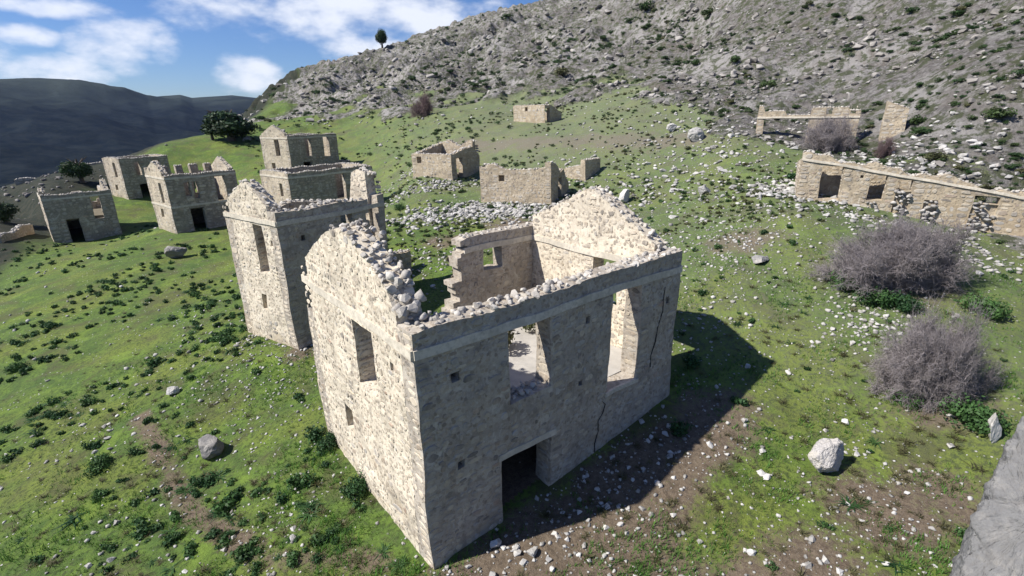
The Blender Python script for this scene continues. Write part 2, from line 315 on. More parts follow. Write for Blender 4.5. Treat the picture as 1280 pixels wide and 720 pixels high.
azs = np.concatenate([np.arange(-180, -24, 2.0), np.arange(-24, -8, .5), np.arange(-8, 92, .17), np.arange(92, 108, .5), np.arange(108, 181, 2.0)])
rr = np.concatenate([[0.3, 1, 2, 3, 4], np.exp(np.linspace(math.log(4.6), math.log(45), 260)), np.exp(np.linspace(math.log(45.4), math.log(330), 330)), np.exp(np.linspace(math.log(345), math.log(900), 20))])
AA, RR = np.meshgrid(np.radians(azs[:-1]), rr, indexing='ij')
GX = CAM[0]+RR*np.sin(AA); GY = CAM[1]+RR*np.cos(AA); GZ = ground_h(GX, GY); RM = rock_mask(GX, GY)
na, nr = GX.shape
ii, jj = np.meshgrid(np.arange(na), np.arange(nr-1), indexing='ij'); i2 = (ii+1) % na
GF = np.stack([ii*nr+jj, ii*nr+jj+1, i2*nr+jj+1, i2*nr+jj], -1).reshape(-1, 4)
def ground_material():
    m, t, b = mat_new('hillside'); p = pos(t)
    rk = attr(t, 'rock', 'Fac'); so = attr(t, 'soil', 'Fac'); gy = attr(t, 'grey', 'Fac')
    n0 = noise_n(t, .22, 6, .6, p); n1 = noise_n(t, 1.3, 6, .62, p); n2 = noise_n(t, 7, 6, .65, p); n3 = noise_n(t, 32, 4, .7, p); n4 = noise_n(t, .6, 5, .6, p)
    g = mixc(t, ramp(t, n1, .35, .68), (.105, .172, .028), (.058, .108, .024))
    g = mixc(t, ramp(t, n0, .42, .62, 0, .65), g, (.17, .195, .038))
    g = mixc(t, ramp(t, n2, .44, .64, 0, .85), g, (.034, .055, .016))
    g = mixc(t, ramp(t, n3, .45, .68, 0, .6), g, (.085, .095, .04))
    n9 = noise_n(t, .42, 6, .68, p, .8); g = mixc(t, ramp(t, n9, .50, .64, 0, .7), g, (.075, .075, .036)); g = mixc(t, ramp(t, n9, .44, .34, 0, .6), g, (.145, .215, .034))
    soil = mixc(t, ramp(t, n2, .35, .65), (.155, .12, .085), (.09, .068, .048))
    soil = mixc(t, ramp(t, n3, .5, .68, 0, .7), soil, (.22, .19, .155))
    sm = mth(t, 'ADD', so, mth(t, 'MULTIPLY', mth(t, 'SUBTRACT', n4, .5), 1.3))
    c = mixc(t, ramp(t, mth(t, 'ADD', sm, mth(t, 'MULTIPLY', mth(t, 'SUBTRACT', n2, .5), .8)), .35, .75), g, soil)
    # little pale stones lying in the turf
    vd = vor(t, 6.5, p); vc = vor(t, 6.5, p, 'Color'); sv = N(t, 'ShaderNodeSeparateColor'); t.links.new(vc, sv.inputs[0])
    dens_ = mth(t, 'ADD', mth(t, 'MULTIPLY', n4, 1.0), mth(t, 'MULTIPLY', gy, .5))
    st = mth(t, 'MULTIPLY', ramp(t, vd, .18, .28, 1, 0), ramp(t, mth(t, 'SUBTRACT', mth(t, 'ADD', sv.outputs[0], dens_), 1.36), 0, .06))
    c = mixc(t, st, c, mixc(t, sv.outputs[1], (.36, .35, .33), (.55, .54, .51)))
    # greyer, stonier turf
    c = mixc(t, mth(t, 'MULTIPLY', ramp(t, n2, .38, .62, .35, 1.0), mth(t, 'MULTIPLY', gy, .85)), c, (.165, .17, .125))
    c = mixc(t, attr(t, 'scrub', 'Fac'), c, mixc(t, ramp(t, n1, .4, .62), (.016, .022, .014), (.034, .035, .024)))
    # crags
    r1 = noise_n(t, .35, 7, .66, p); r2 = noise_n(t, 2.6, 6, .7, p); rv = vor(t, 1.1, p); rv2 = vor(t, .42, p)
    rc = mixc(t, ramp(t, r2, .34, .66), (.27, .258, .25), (.095, .089, .084))
    rc = mixc(t, ramp(t, r1, .45, .66, 0, .75), rc, (.20, .182, .165))
    rc = mixc(t, ramp(t, rv, .5, .8, 0, .5), rc, (.10, .088, .08))
    rb = noise_n(t, .10, 6, .62, p); rc = mixc(t, ramp(t, rb, .48, .6, 0, .75), rc, (.34, .325, .315)); rc = mixc(t, ramp(t, noise_n(t, .16, 6, .7, p, 1.0), .55, .66, 0, .7), rc, (.14, .12, .10))
    rc = mixc(t, mth(t, 'MULTIPLY', attr(t, 'pale', 'Fac'), .75), rc, mixc(t, ramp(t, r2, .35, .6), (.52, .50, .48), (.22, .20, .19)))
    gr = noise_n(t, .9, 6, .7, p)
    rc = mixc(t, ramp(t, gr, .47, .57, 0, .85), rc, (.055, .068, .028))
    rmx = ramp(t, mth(t, 'ADD', rk, mth(t, 'MULTIPLY', mth(t, 'SUBTRACT', r2, .5), .9)), .35, .62)
    c = mixc(t, rmx, c, rc)
    t.links.new(c, b.inputs['Base Color']); b.inputs['Roughness'].default_value = .95
    h = mth(t, 'ADD', mth(t, 'MULTIPLY', n2, .7), mth(t, 'ADD', mth(t, 'MULTIPLY', n3, .35), mth(t, 'MULTIPLY', st, .5)))
    h = mth(t, 'ADD', h, mth(t, 'MULTIPLY', rmx, mth(t, 'ADD', mth(t, 'MULTIPLY', r2, 6.0), mth(t, 'MULTIPLY', rv, -3.0))))
    bump(t, b, h, .09, 1.0)
    return m
# bare soil: trodden strip before the door, track bottom left, under shrubs; grey stony turf
def blob(x, y, cx, cy, r): return np.exp(-((x-cx)**2+(y-cy)**2)/(r*r))
def seg(x, y, ax, ay, bx, by, r):
    L2 = (bx-ax)**2+(by-ay)**2; t = np.clip(((x-ax)*(bx-ax)+(y-ay)*(by-ay))/L2, 0, 1); return np.exp(-((x-ax-t*(bx-ax))**2+(y-ay-t*(by-ay))**2)/(r*r))
p_track = [hit(175, 520), hit(240, 640), hit(330, 700), hit(480, 700, 4)]
SOIL = seg(GX, GY, .5, -1.6, 9.5, -1.6, 1.8)*1.0+seg(GX, GY, 1, -3.2, 7, -6.5, 1.5)*.75
for a_, b_ in zip(p_track[:-1], p_track[1:]): SOIL = np.maximum(SOIL, seg(GX, GY, a_[0], a_[1], b_[0], b_[1], .55)*.75)
for px, py, r in [(1160, 500, 2.2), (1130, 350, 2.6), (1200, 620, 1.8), (930, 300, 2.5), (380, 440, 1.0), (1100, 640, 2), (1000, 700, 2.0), (560, 300, 2.5), (640, 280, 3)]:
    q = hit(px, py, 4); SOIL = np.maximum(SOIL, blob(GX, GY, q[0], q[1], r)*.8)
q1 = hit(560, 182); q2 = hit(860, 176); SOIL = np.maximum(SOIL, seg(GX, GY, q1[0], q1[1], q2[0], q2[1], 3.0)*.75)
SOIL = np.maximum(SOIL, ((GX > .4) & (GX < 9) & (GY > .4) & (GY < 6.6))*.9)
AZD = np.degrees(AA)
GREY = sstep(32, 60, RR)*sstep(12, 40, AZD)*.9
GREY = np.maximum(GREY, sstep(14, 22, RR)*sstep(35, 48, AZD)*.45)
SCRUBM = sstep(0, 1, (RR-np.interp(AZD, [-180, -12, -8, -3, 2, 6, 10, 16, 30, 60], [50, 50, 58, 80, 104, 116, 132, 165, 420, 900]))/14+fbm(GX/8, GY/8, 3, 17)*.8)*(AZD < 60)
me = mesh_np('ground', np.stack([GX, GY, GZ], -1).reshape(-1, 3), GF[:, ::-1], ground_material(), smooth=True, extra={'rock': (RM*(1-SCRUBM)).ravel(), 'soil': np.clip(SOIL, 0, 1).ravel(), 'grey': np.clip(GREY, 0, 1).ravel(), 'scrub': SCRUBM.ravel(), 'pale': (sstep(34, 22, AZD)*sstep(110, 122, RR)*sstep(190, 150, RR)*sstep(-.25, .2, fbm(GX/10, GY/10, 3, 141)+.15)).ravel()})
tag(link('ground', me), kind='structure', label='steep green and rocky hillside on which the ruined village stands')

# far mountains across the valley
def mountains():
    pts = [(-400, 60), (-200, 85), (-60, 98), (0, 100), (50, 100), (100, 103), (130, 107), (185, 122), (225, 119), (240, 123), (290, 120), (330, 124), (420, 118), (600, 110)]
    az_k = np.array([math.degrees(math.atan2(ray(px, py)[1][0], ray(px, py)[1][1])) for px, py in pts])
    el_k = np.array([ray(px, py)[1][2]/math.hypot(*ray(px, py)[1][:2]) for px, py in pts])
    a = np.concatenate([np.arange(-80, -20, 1.0), np.arange(-20, 30, .12), np.arange(30, 61, 1.0)]); s = np.linspace(0, 1.25, 160)
    A_, S_ = np.meshgrid(a, s, indexing='ij')
    ridge = 2300+300*np.sin(A_/9.0)
    e = np.interp(A_, az_k, el_k, left=el_k[0]*.8, right=el_k[-1])
    top = CAM[2]+ridge*e
    Rr = 620+(ridge-620)*S_
    x = CAM[0]+Rr*np.sin(np.radians(A_)); y = CAM[1]+Rr*np.cos(np.radians(A_))
    prof = np.where(S_ < 1, S_**1.35, 1-(S_-1)*1.2)
    z = -95+(top+95)*prof
    env = np.clip(S_*3, 0, 1)*np.clip(np.abs(1-S_)*4+.10, 0, 1)
    z = z+env*(fbm(x/520, y/520, 4, 71)*80+ridged(x/300, y/300, 3, 75)*18)
    n, k = x.shape; i, j = np.meshgrid(np.arange(n-1), np.arange(k-1), indexing='ij')
    F = np.stack([i*k+j, (i+1)*k+j, (i+1)*k+j+1, i*k+j+1], -1).reshape(-1, 4)
    m, t, b = mat_new('mountain_scrub'); p = pos(t)
    b.inputs['Specular IOR Level'].default_value = 0.0
    n1 = noise_n(t, .006, 8, .65, p); n2 = noise_n(t, .03, 6, .7, p); n3 = noise_n(t, .12, 4, .7, p)
    sp = N(t, 'ShaderNodeSeparateXYZ'); t.links.new(p, sp.inputs[0])
    c = mixc(t, ramp(t, n2, .4, .62), (.007, .011, .015), (.016, .021, .024))  # scrub colour darkened to navy, cloud shadow painted in
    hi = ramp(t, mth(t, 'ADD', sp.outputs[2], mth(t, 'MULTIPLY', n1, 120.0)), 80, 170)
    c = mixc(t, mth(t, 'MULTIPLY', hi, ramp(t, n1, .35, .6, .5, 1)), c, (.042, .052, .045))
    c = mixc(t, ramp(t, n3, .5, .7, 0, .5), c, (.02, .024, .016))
    t.links.new(c, b.inputs['Base Color']); bump(t, b, n2, 6, .4)
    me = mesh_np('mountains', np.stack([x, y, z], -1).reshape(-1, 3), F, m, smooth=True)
    tag(link('mountains', me), kind='structure', label='dark scrub covered mountains across the valley')  # dark from the cloud shadow painted into the scrub colour
mountains()

# ------------------------------------------------------------------ rocks
def hull_rock(seed, n=13, flat=.7, mat=None, name='stone'):
    r = np.random.RandomState(seed); bm = bmesh.new()
    for _ in range(n):
        v = r.normal(size=3); v /= np.linalg.norm(v)+1e-6; v *= (.5*np.array([1, r.uniform(.65, .95), flat]))*r.uniform(.85, 1.05)
        bm.verts.new(v)
    g = bmesh.ops.convex_hull(bm, input=bm.verts)
    bmesh.ops.delete(bm, geom=[v for v in bm.verts if not v.link_faces], context='VERTS')
    bmesh.ops.recalc_face_normals(bm, faces=bm.faces)
    me = D.meshes.new(name); bm.to_mesh(me); bm.free()
    if mat: me.materials.append(mat)
    return me
def rock_arrays(me):
    v = np.empty(len(me.vertices)*3); me.vertices.foreach_get('co', v); return v.reshape(-1, 3), [tuple(p.vertices) for p in me.polygons]
CAPROCK = make_attr_stone('wall_head_stone', True, (.30, .28, .25), (.52, .49, .445), .5, 1.5)
CRAGROCK = make_attr_stone('crag_limestone', True, (.12, .11, .10), (.34, .32, .30), .4, .6)
CRAGS = [hull_rock(350+i, 14, .6, CRAGROCK, 'crag_block') for i in range(8)]
CAPS = [hull_rock(100+i, 14, .72, CAPROCK, 'capping_stone') for i in range(10)]
LOOSE = [hull_rock(200+i, 13, .6, WHITE_ROCK, 'loose_stone') for i in range(10)]
RUBS = [hull_rock(300+i, 13, .55, RUBBLE, 'rubble_stone') for i in range(8)]
_arr = {}
def rock_np(me):
    if me.name not in _arr:
        v, f = rock_arrays(me); _arr[me.name] = (v, np.array([(p[0], p[i], p[i+1]) for p in f for i in range(1, len(p)-1)]))
    return _arr[me.name]
def rotm(rx, ry, rz): return np.array(Matrix.Rotation(rz, 3, 'Z')@Matrix.Rotation(ry, 3, 'Y')@Matrix.Rotation(rx, 3, 'X'))
def join_rocks(name, items, mat, lo, hi, parent=None):
    """items: (mesh, xyz, size, (rx,ry,rz)) -> one mesh of many rocks (stuff)"""
    V = []; F = []; C = []; b = 0
    for me, p, s, r in items:
        v, f = rock_np(me); V.append(v@rotm(*r).T*s+np.asarray(p)); F.append(f+b); b += len(v)
        k = random.random(); C.append(np.tile(np.array(lo)*(1-k)+np.array(hi)*k, (len(v), 1)))
    if not V: return None
    me = mesh_np(name, np.concatenate(V), np.concatenate(F), mat, np.concatenate(C)); return link(name, me, parent)
def boulder(name, seed, size, mat, sub=4, cuts=9):
    """craggy rock: a ball cut by random planes, then roughened"""
    r = random.Random(seed); bm = bmesh.new(); bmesh.ops.create_icosphere(bm, subdivisions=sub, radius=1.0)
    pl = []
    for _ in range(cuts):
        n = Vector((r.gauss(0, 1), r.gauss(0, 1), r.gauss(0, .8))).normalized(); pl.append((n, r.uniform(.46, .8)))
    for v in bm.verts:
        d = v.co.copy()
        for n, k in pl:
            e = d.dot(n)-k
            if e > 0: d -= n*e*.97
        q = d*1.7+Vector((seed, 0, 0))
        d *= 1+.10*mnoise.noise(q*1.3)+.07*mnoise.noise(q*3.2)+.045*mnoise.noise(q*8)+.02*mnoise.noise(q*18)
        v.co = Vector((d.x*size[0], d.y*size[1], d.z*size[2]))
    me = D.meshes.new(name); bm.to_mesh(me); bm.free(); me.materials.append(mat); return me

# ------------------------------------------------------------------ masonry
PAL = [((.31, .28, .245), 4), ((.25, .19, .14), 3), ((.46, .39, .29), 5), ((.10, .09, .085), 3), ((.36, .345, .325), 4), ((.33, .22, .16), 1), ((.48, .42, .33), 3)]
_pw = [w for _, w in PAL]
def stone_col(rng, k=1.0):
    c = rng.choices([p for p, _ in PAL], _pw)[0]; f = rng.uniform(.85, 1.15)*k; return tuple((x*.72+m_*.28)*f for x, m_ in zip(c, (.46, .41, .335)))
def stone_poly(rng, cu, cz, w, h, prot):
    """one irregular dressed stone on a wall face, in (u, z, out) coordinates"""
    n = 8; base = []; topv = []
    for i in range(n):
        a = 2*math.pi*(i+.5+rng.uniform(-.33, .33))/n; ca, sa = math.cos(a), math.sin(a)
        k = 1/max(abs(ca), abs(sa))**.72*rng.uniform(.76, 1.04)
        base.append((cu+ca*k*w/2*.93, cz+sa*k*h/2*.93))
    tu, tz = rng.uniform(-.25, .25)*prot/max(w, .1), rng.uniform(-.3, .3)*prot/max(h, .1)
    vs = [(u, z, -.02) for u, z in base]+[(cu+(u-cu)*.80, cz+(z-cz)*.78, prot+(u-cu)*tu+(z-cz)*tz) for u, z in base]
    fs = [(i, (i+1) % n, n+(i+1) % n, n+i) for i in range(n)]+[tuple(range(n, 2*n))]
    return vs, fs
def intervals(u0, u1, za, zb, top, openings, solid, m=.03):
    us = np.linspace(u0, u1, max(4, int((u1-u0)/.05))); ok = [top(u) > zb and (solid is None or solid(u, (za+zb)/2)) for u in us]; out = []; st = None
    for u, k in zip(us, ok):
        if k and st is None: st = u
        if (not k) and st is not None: out.append((st, u)); st = None
    if st is not None: out.append((st, u1))
    for a, b, c, d in openings:
        if d < za+.03 or c > zb-.03: continue
        nw = []
        for s, e in out:
            if b <= s or a >= e: nw.append((s, e)); continue
            if a-s > .06: nw.append((s, a-m*.3))
            if e-b > .06: nw.append((b+m*.3, e))
        out = nw
    return out
def face_stones(rng, u0, u1, z0, z1, top, openings, scale=1.0, solid=None, density=.80, quoins=(True, True), prot=(.005, .022)):
    """all the stones of one wall face -> list of (area, verts, faces, colour)"""
    res = []; z = z0; ph = rng.uniform(0, 50)
    while z < z1:
        h = rng.uniform(.11, .29)*scale
        for s, e in intervals(u0, u1, z, z+h, top, openings, solid):
            u = s
            while u < e-.05:
                w = rng.triangular(.09, .58, .22)*scale
                if rng.random() < .12: w *= 1.35
                if (quoins[0] and u == s) or False: w = rng.uniform(.3, .55)*scale
                if e-(u+w) < .12*scale: w = e-u
                cu, cz = u+w/2, z+h/2+.03*scale*math.sin(u*1.7+z)
                edge = u == s or u+w >= e-1e-6
                pl = mnoise.noise(Vector((u*.55+ph, z*.7, ph)))+.5*mnoise.noise(Vector((u*1.6+ph, z*1.8, ph)))
                if (rng.random() < density*(1 if pl < .12 else .35)) or (edge and rng.random() < .8):
                    k = rng.uniform(.66, .99); sw = w*(.97 if edge else k); sh = h*rng.uniform(.6, 1.08)
                    sw = min(sw, w-.015); vs, fs = stone_poly(rng, cu, cz, sw, sh, rng.uniform(*prot)*min(scale, 1.4)); res.append((sw*sh, vs, fs, stone_col(rng)))
                u += w
        z += h*.97
    return res
def place_face(stones, O, U, Nn):
    """(u,z,out) -> world"""
    O = np.array(O, float); U = np.array(U, float); Nn = np.array(Nn, float); out = []
    for ar, vs, fs, c in stones:
        out.append((ar, [wob(O+U*u+Nn*d+np.array([0, 0, z])) for u, z, d in vs], fs if np.cross(U, [0, 0, 1])@Nn > 0 else [f[::-1] for f in fs], c))
    return out
def wall_core(O, U, Nn, u0, u1, z0, top, t, openings, niches=(), solid=None, cell=.16, bulge=.018, seed=0):
    """solid wall: outer face on the line O+U*u, inner face at -Nn*t. Real openings and recesses."""
    O = np.array(O, float); U = np.array(U, float); Nn = np.array(Nn, float)
    ul = {round(u0, 4), round(u1, 4)}; zl = {round(z0, 4)}; zmax = max(top(u) for u in np.linspace(u0, u1, 60))
    for a, b, c, d in list(openings)+[n[:4] for n in niches]:
        for v in (a, b):
            if u0 < v < u1: ul.add(round(v, 4))
        for v in (c, d):
            if z0 < v < zmax: zl.add(round(v, 4))
    zl.add(round(zmax, 4))
    def fill(s):
        s = sorted(s); r = [s[0]]
        for a, b in zip(s[:-1], s[1:]):
            if b-a < .012: continue
            n = max(1, round((b-a)/cell))
            for i in range(1, n+1): r.append(a+(b-a)*i/n)
        return r
    us = fill(ul); zs = fill(zl); tp = [top(u) for u in us]
    nu, nz = len(us)-1, len(zs)-1
    S = np.zeros((nu, nz), bool); DF = np.zeros((nu, nz))
    for i in range(nu):
        um = (us[i]+us[i+1])/2
        for j in range(nz):
            zm = (zs[j]+zs[j+1])/2
            if zs[j] >= max(tp[i], tp[i+1])-.005: continue
            if any(a < um < b and c < zm < d for a, b, c, d in openings): continue
            if solid is not None and not solid(um, zm): continue
            S[i, j] = True
            for n_ in niches:
                if n_[0] < um < n_[1] and n_[2] < zm < n_[3]: DF[i, j] = n_[4]
    V = []; F = []; idx = {}
    def vert(i, j, dep):
        k = (i, j, round(dep, 3))
        if k in idx: return idx[k]
        u = us[i]; z = min(zs[j], tp[i])
        P = O+U*u+np.array([0, 0, z])-Nn*dep
        q = Vector(P)*2.1; b = bulge*(mnoise.noise(q)+.6*mnoise.noise(q*3.1))
        if dep == 0 or dep == t: P = P+Nn*b
        if solid is not None or zs[j] >= tp[i]-.001:
            P = P+np.array([0, 0, .03*mnoise.noise(q*4)])
        idx[k] = len(V); V.append(wob(P)); return idx[k]
    flip = np.cross(U, [0, 0, 1])@Nn < 0
    def quad(a, b, c, d): F.append((d, c, b, a) if flip else (a, b, c, d))
    for i in range(nu):
        for j in range(nz):
            if not S[i, j]: continue
            f = DF[i, j]
            quad(vert(i, j, f), vert(i+1, j, f), vert(i+1, j+1, f), vert(i, j+1, f))
            quad(vert(i, j, t), vert(i, j+1, t), vert(i+1, j+1, t), vert(i+1, j, t))
            for di, dj, e in ((-1, 0, ((0, 1), (0, 0))), (1, 0, ((1, 0), (1, 1))), (0, -1, ((0, 0), (1, 0))), (0, 1, ((1, 1), (0, 1)))):
                a, b = i+di, j+dj; ins = 0 <= a < nu and 0 <= b < nz and S[a, b]
                g = DF[a, b] if ins else t
                if ins and g <= f: continue
                if not ins: g = t
                p1 = (i+e[0][0], j+e[0][1]); p2 = (i+e[1][0], j+e[1][1])
                steps = max(1, round((g-f)/.2)) if not ins else 1
                for s in range(steps):
                    d0 = f+(g-f)*s/steps; d1 = f+(g-f)*(s+1)/steps
                    quad(vert(*p2, d0), vert(*p1, d0), vert(*p1, d1), vert(*p2, d1))
    return V, F
def reveal_stones(rng, O, U, Nn, t, u, z0, z1, sign, scale=1.0):
    """stones on the jamb of an opening, facing sign*U, at position u"""
    O = np.array(O, float); U = np.array(U, float); Nn = np.array(Nn, float)
    st = face_stones(rng, .02, t-.02, z0+.02, z1-.02, lambda s: 99, [], scale*1.05, density=.97, prot=(.008, .022))
    return place_face(st, O+U*u-Nn*0, -Nn, U*sign)
def band_mesh(mb, O, U, Nn, u0, u1, z, h, prot, gaps=(), rag=.006, rng=random, slope=0.0):
    O = np.array(O, float); U = np.array(U, float); Nn = np.array(Nn, float); segs = [(u0, u1)]
    for a, b in gaps:
        segs = [x for s, e in segs for x in ((s, min(e, a)), (max(s, b), e)) if x[1]-x[0] > .05]
    for s, e in segs:
        n = max(1, int((e-s)/.45)); prev = None; vs = []; fs = []
        for i in range(n+1):
            u = s+(e-s)*i/n; j = [rng.uniform(-rag, rag) for _ in range(3)]
            b = len(vs)
            for dz, dd in ((0+j[0], -.04), (0+j[0]*.5, prot+j[2]), (h+j[1], prot*.8+j[2]), (h+j[1], -.04)):
                vs.append(wob(O+U*u+Nn*dd+np.array([0, 0, z+dz+slope*u])))
            if i:
                a = b-4
                for k in range(4): fs.append((a+k, a+(k+1) % 4, b+(k+1) % 4, b+k))
        fs += [(3, 2, 1, 0), (len(vs)-4, len(vs)-3, len(vs)-2, len(vs)-1)]
        mb.add(vs, fs)
def caps_along(rng, O, U, Nn, u0, u1, t, top, spacing=.2, size=(.14, .30), rows=3, lift=0.0, solid=None, pile=None):
    O = np.array(O, float); U = np.array(U, float); Nn = np.array(Nn, float); out = []
    u = u0
    while u < u1:
        for r in range(rows):
            uu = u+rng.uniform(-.5, .5)*spacing
            if not u0-.02 < uu < u1+.02: continue
            if solid is not None and not solid(uu, top(uu)-.1): continue
            d = t*(r+.5)/rows+rng.uniform(-.06, .06); s = rng.uniform(*size); extra = pile(uu, rng) if pile else 0
            if rng.random() < .12: continue
            p = O+U*uu-Nn*d+np.array([0, 0, top(uu)+s*.08+lift]); out.append((p, s))
            for k in range(int(extra)):
                out.append((p+np.array([rng.uniform(-.1, .1), rng.uniform(-.1, .1), s*.45*(k+1)]), rng.uniform(*size)))
        u += spacing
    return out

def lerp_top(pts):
    xs = [p[0] for p in pts]; ys = [p[1] for p in pts]
    return lambda u: float(np.interp(u, xs, ys))
def wob(P):
    q = Vector(P); a = mnoise.noise_vector(q*.42+Vector((3, 7, 1)))*.075; b = mnoise.noise_vector(q*1.5)*.03; c = a+b
    return (P[0]+c.x, P[1]+c.y, P[2]+c.z*.8)
class Ruin:
    """A roofless house in its own frame: front wall y=0 (facing -y), near gable x=0 (facing -x)."""
    def __init__(s, loc, yaw, seed, scale=1.0, mort=MORTAR, cell=.16):
        s.root = empty('ruined_house', loc, yaw); s.rng = random.Random(seed); s.scale = scale; s.mort = mort; s.cell = cell; s.st = []; s.caps = []
    def wall(s, name, O, U, Nn, core, t, top, openings=(), niches=(), solid=None, z0=-.6, outer=None, inner=None, reveal=True, stones=True, density=.88, innerstones=True, quoins=(True, True)):
        """core=(u0,u1) extent of the solid; outer / inner = extent of the stone faces"""
        V, F = wall_core(O, U, Nn, core[0], core[1], z0, top, t, openings, niches, solid, s.cell, seed=0)
        gab = name == 'gable_wall'; density = density*(.72 if gab else 1.0)
        mb = MB(); mb.add(V, F, (.45, .4, .3)); w = mb.build(name, {MORTAR: RENDER, MORTAR_GREY: RENDER_FAR}.get(s.mort, s.mort) if gab else s.mort, s.root)  # gables get the sunlit copy, long walls keep the darker one
        s.limed = getattr(s, 'limed', set()); s.limed |= {w.name} if gab and s.mort == MORTAR else set()  # gables whose stones take the lime smear brightened as if in sun
        ops = list(openings)+[n[:4] for n in niches]
        tmax = max(top(u) for u in np.linspace(core[0], core[1], 50)); sol = []
        if outer and stones: sol += place_face(face_stones(s.rng, outer[0], outer[1], z0+.1, tmax, top, ops, s.scale, solid, density, quoins), O, U, Nn)
        if inner and stones and innerstones:
            O2 = np.array(O, float)-np.array(Nn, float)*t
            sol += place_face(face_stones(s.rng, inner[0], inner[1], .2, tmax, top, openings, s.scale, solid, density), O2, U, -np.array(Nn, float))
        if reveal and stones:
            for a, b, c, d in openings:
                if b-a < .3: continue
                sol += reveal_stones(s.rng, O, U, Nn, t, b, c, d, -1, s.scale); sol += reveal_stones(s.rng, O, U, Nn, t, a, c, d, 1, s.scale)
        s.st += [(x, w) for x in sol]
        return w
    def finish(s, individual=0, cap_individual=0, big_from=lambda p: True):
        if individual:
            def view(x):
                c = np.mean(x[0][1], 0); P = np.array(s.root.matrix_world@Vector(c)); px = pix(P)
                vis = 0 < px[0] < 1280 and 0 < px[1] < 720
                return (x[0][0]/px[2]**2)*(1 if vis and big_from(c) else .001)
            bpy.context.view_layer.update(); s.st.sort(key=view, reverse=True)
        for i, ((ar, vs, fs, c), w) in enumerate(s.st[:individual]):
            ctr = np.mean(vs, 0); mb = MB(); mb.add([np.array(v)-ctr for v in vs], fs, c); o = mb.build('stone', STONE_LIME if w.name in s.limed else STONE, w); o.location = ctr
        rest = s.st[individual:]; by = {}
        for x, w in rest: by.setdefault(w.name, (w, []))[1].append(x)
        for w, xs in by.values():
            mb = MB()
            for ar, vs, fs, c in xs: mb.add(vs, fs, c)
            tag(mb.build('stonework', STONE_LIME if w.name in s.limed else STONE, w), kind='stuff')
        s.rng.shuffle(s.caps)
        for p, sz in s.caps[:cap_individual]:
            o = link('capping_stone', s.rng.choice(CAPS), s.root, tuple(p)); o.scale = (sz, sz, sz); o.rotation_euler = [s.rng.uniform(-.5, .5), s.rng.uniform(-.5, .5), s.rng.uniform(0, 6)]
        if s.caps[cap_individual:]:
            o = join_rocks('capping_rubble', [(s.rng.choice(CAPS), p, sz, (s.rng.uniform(-.5, .5), s.rng.uniform(-.5, .5), s.rng.uniform(0, 6))) for p, sz in s.caps[cap_individual:]], RUBBLE_STUFF, (.30, .28, .255), (.54, .51, .47), s.root); tag(o, kind='stuff')

X, Y = np.array([1., 0, 0]), np.array([0, 1., 0])
EXCL = []                                                 # footprints kept free of scattered things (x0,y0,cos,sin,L,W)
def footprint(loc, yaw, L, Wd): EXCL.append((loc[0], loc[1], math.cos(yaw), math.sin(yaw), L, Wd))
def inside_any(x, y, m=.1):
    for fx, fy, c, s, L, Wd in EXCL:
        u = (x-fx)*c+(y-fy)*s; v = -(x-fx)*s+(y-fy)*c
        if -m < u < L+m and -m < v < Wd+m: return True
    return False

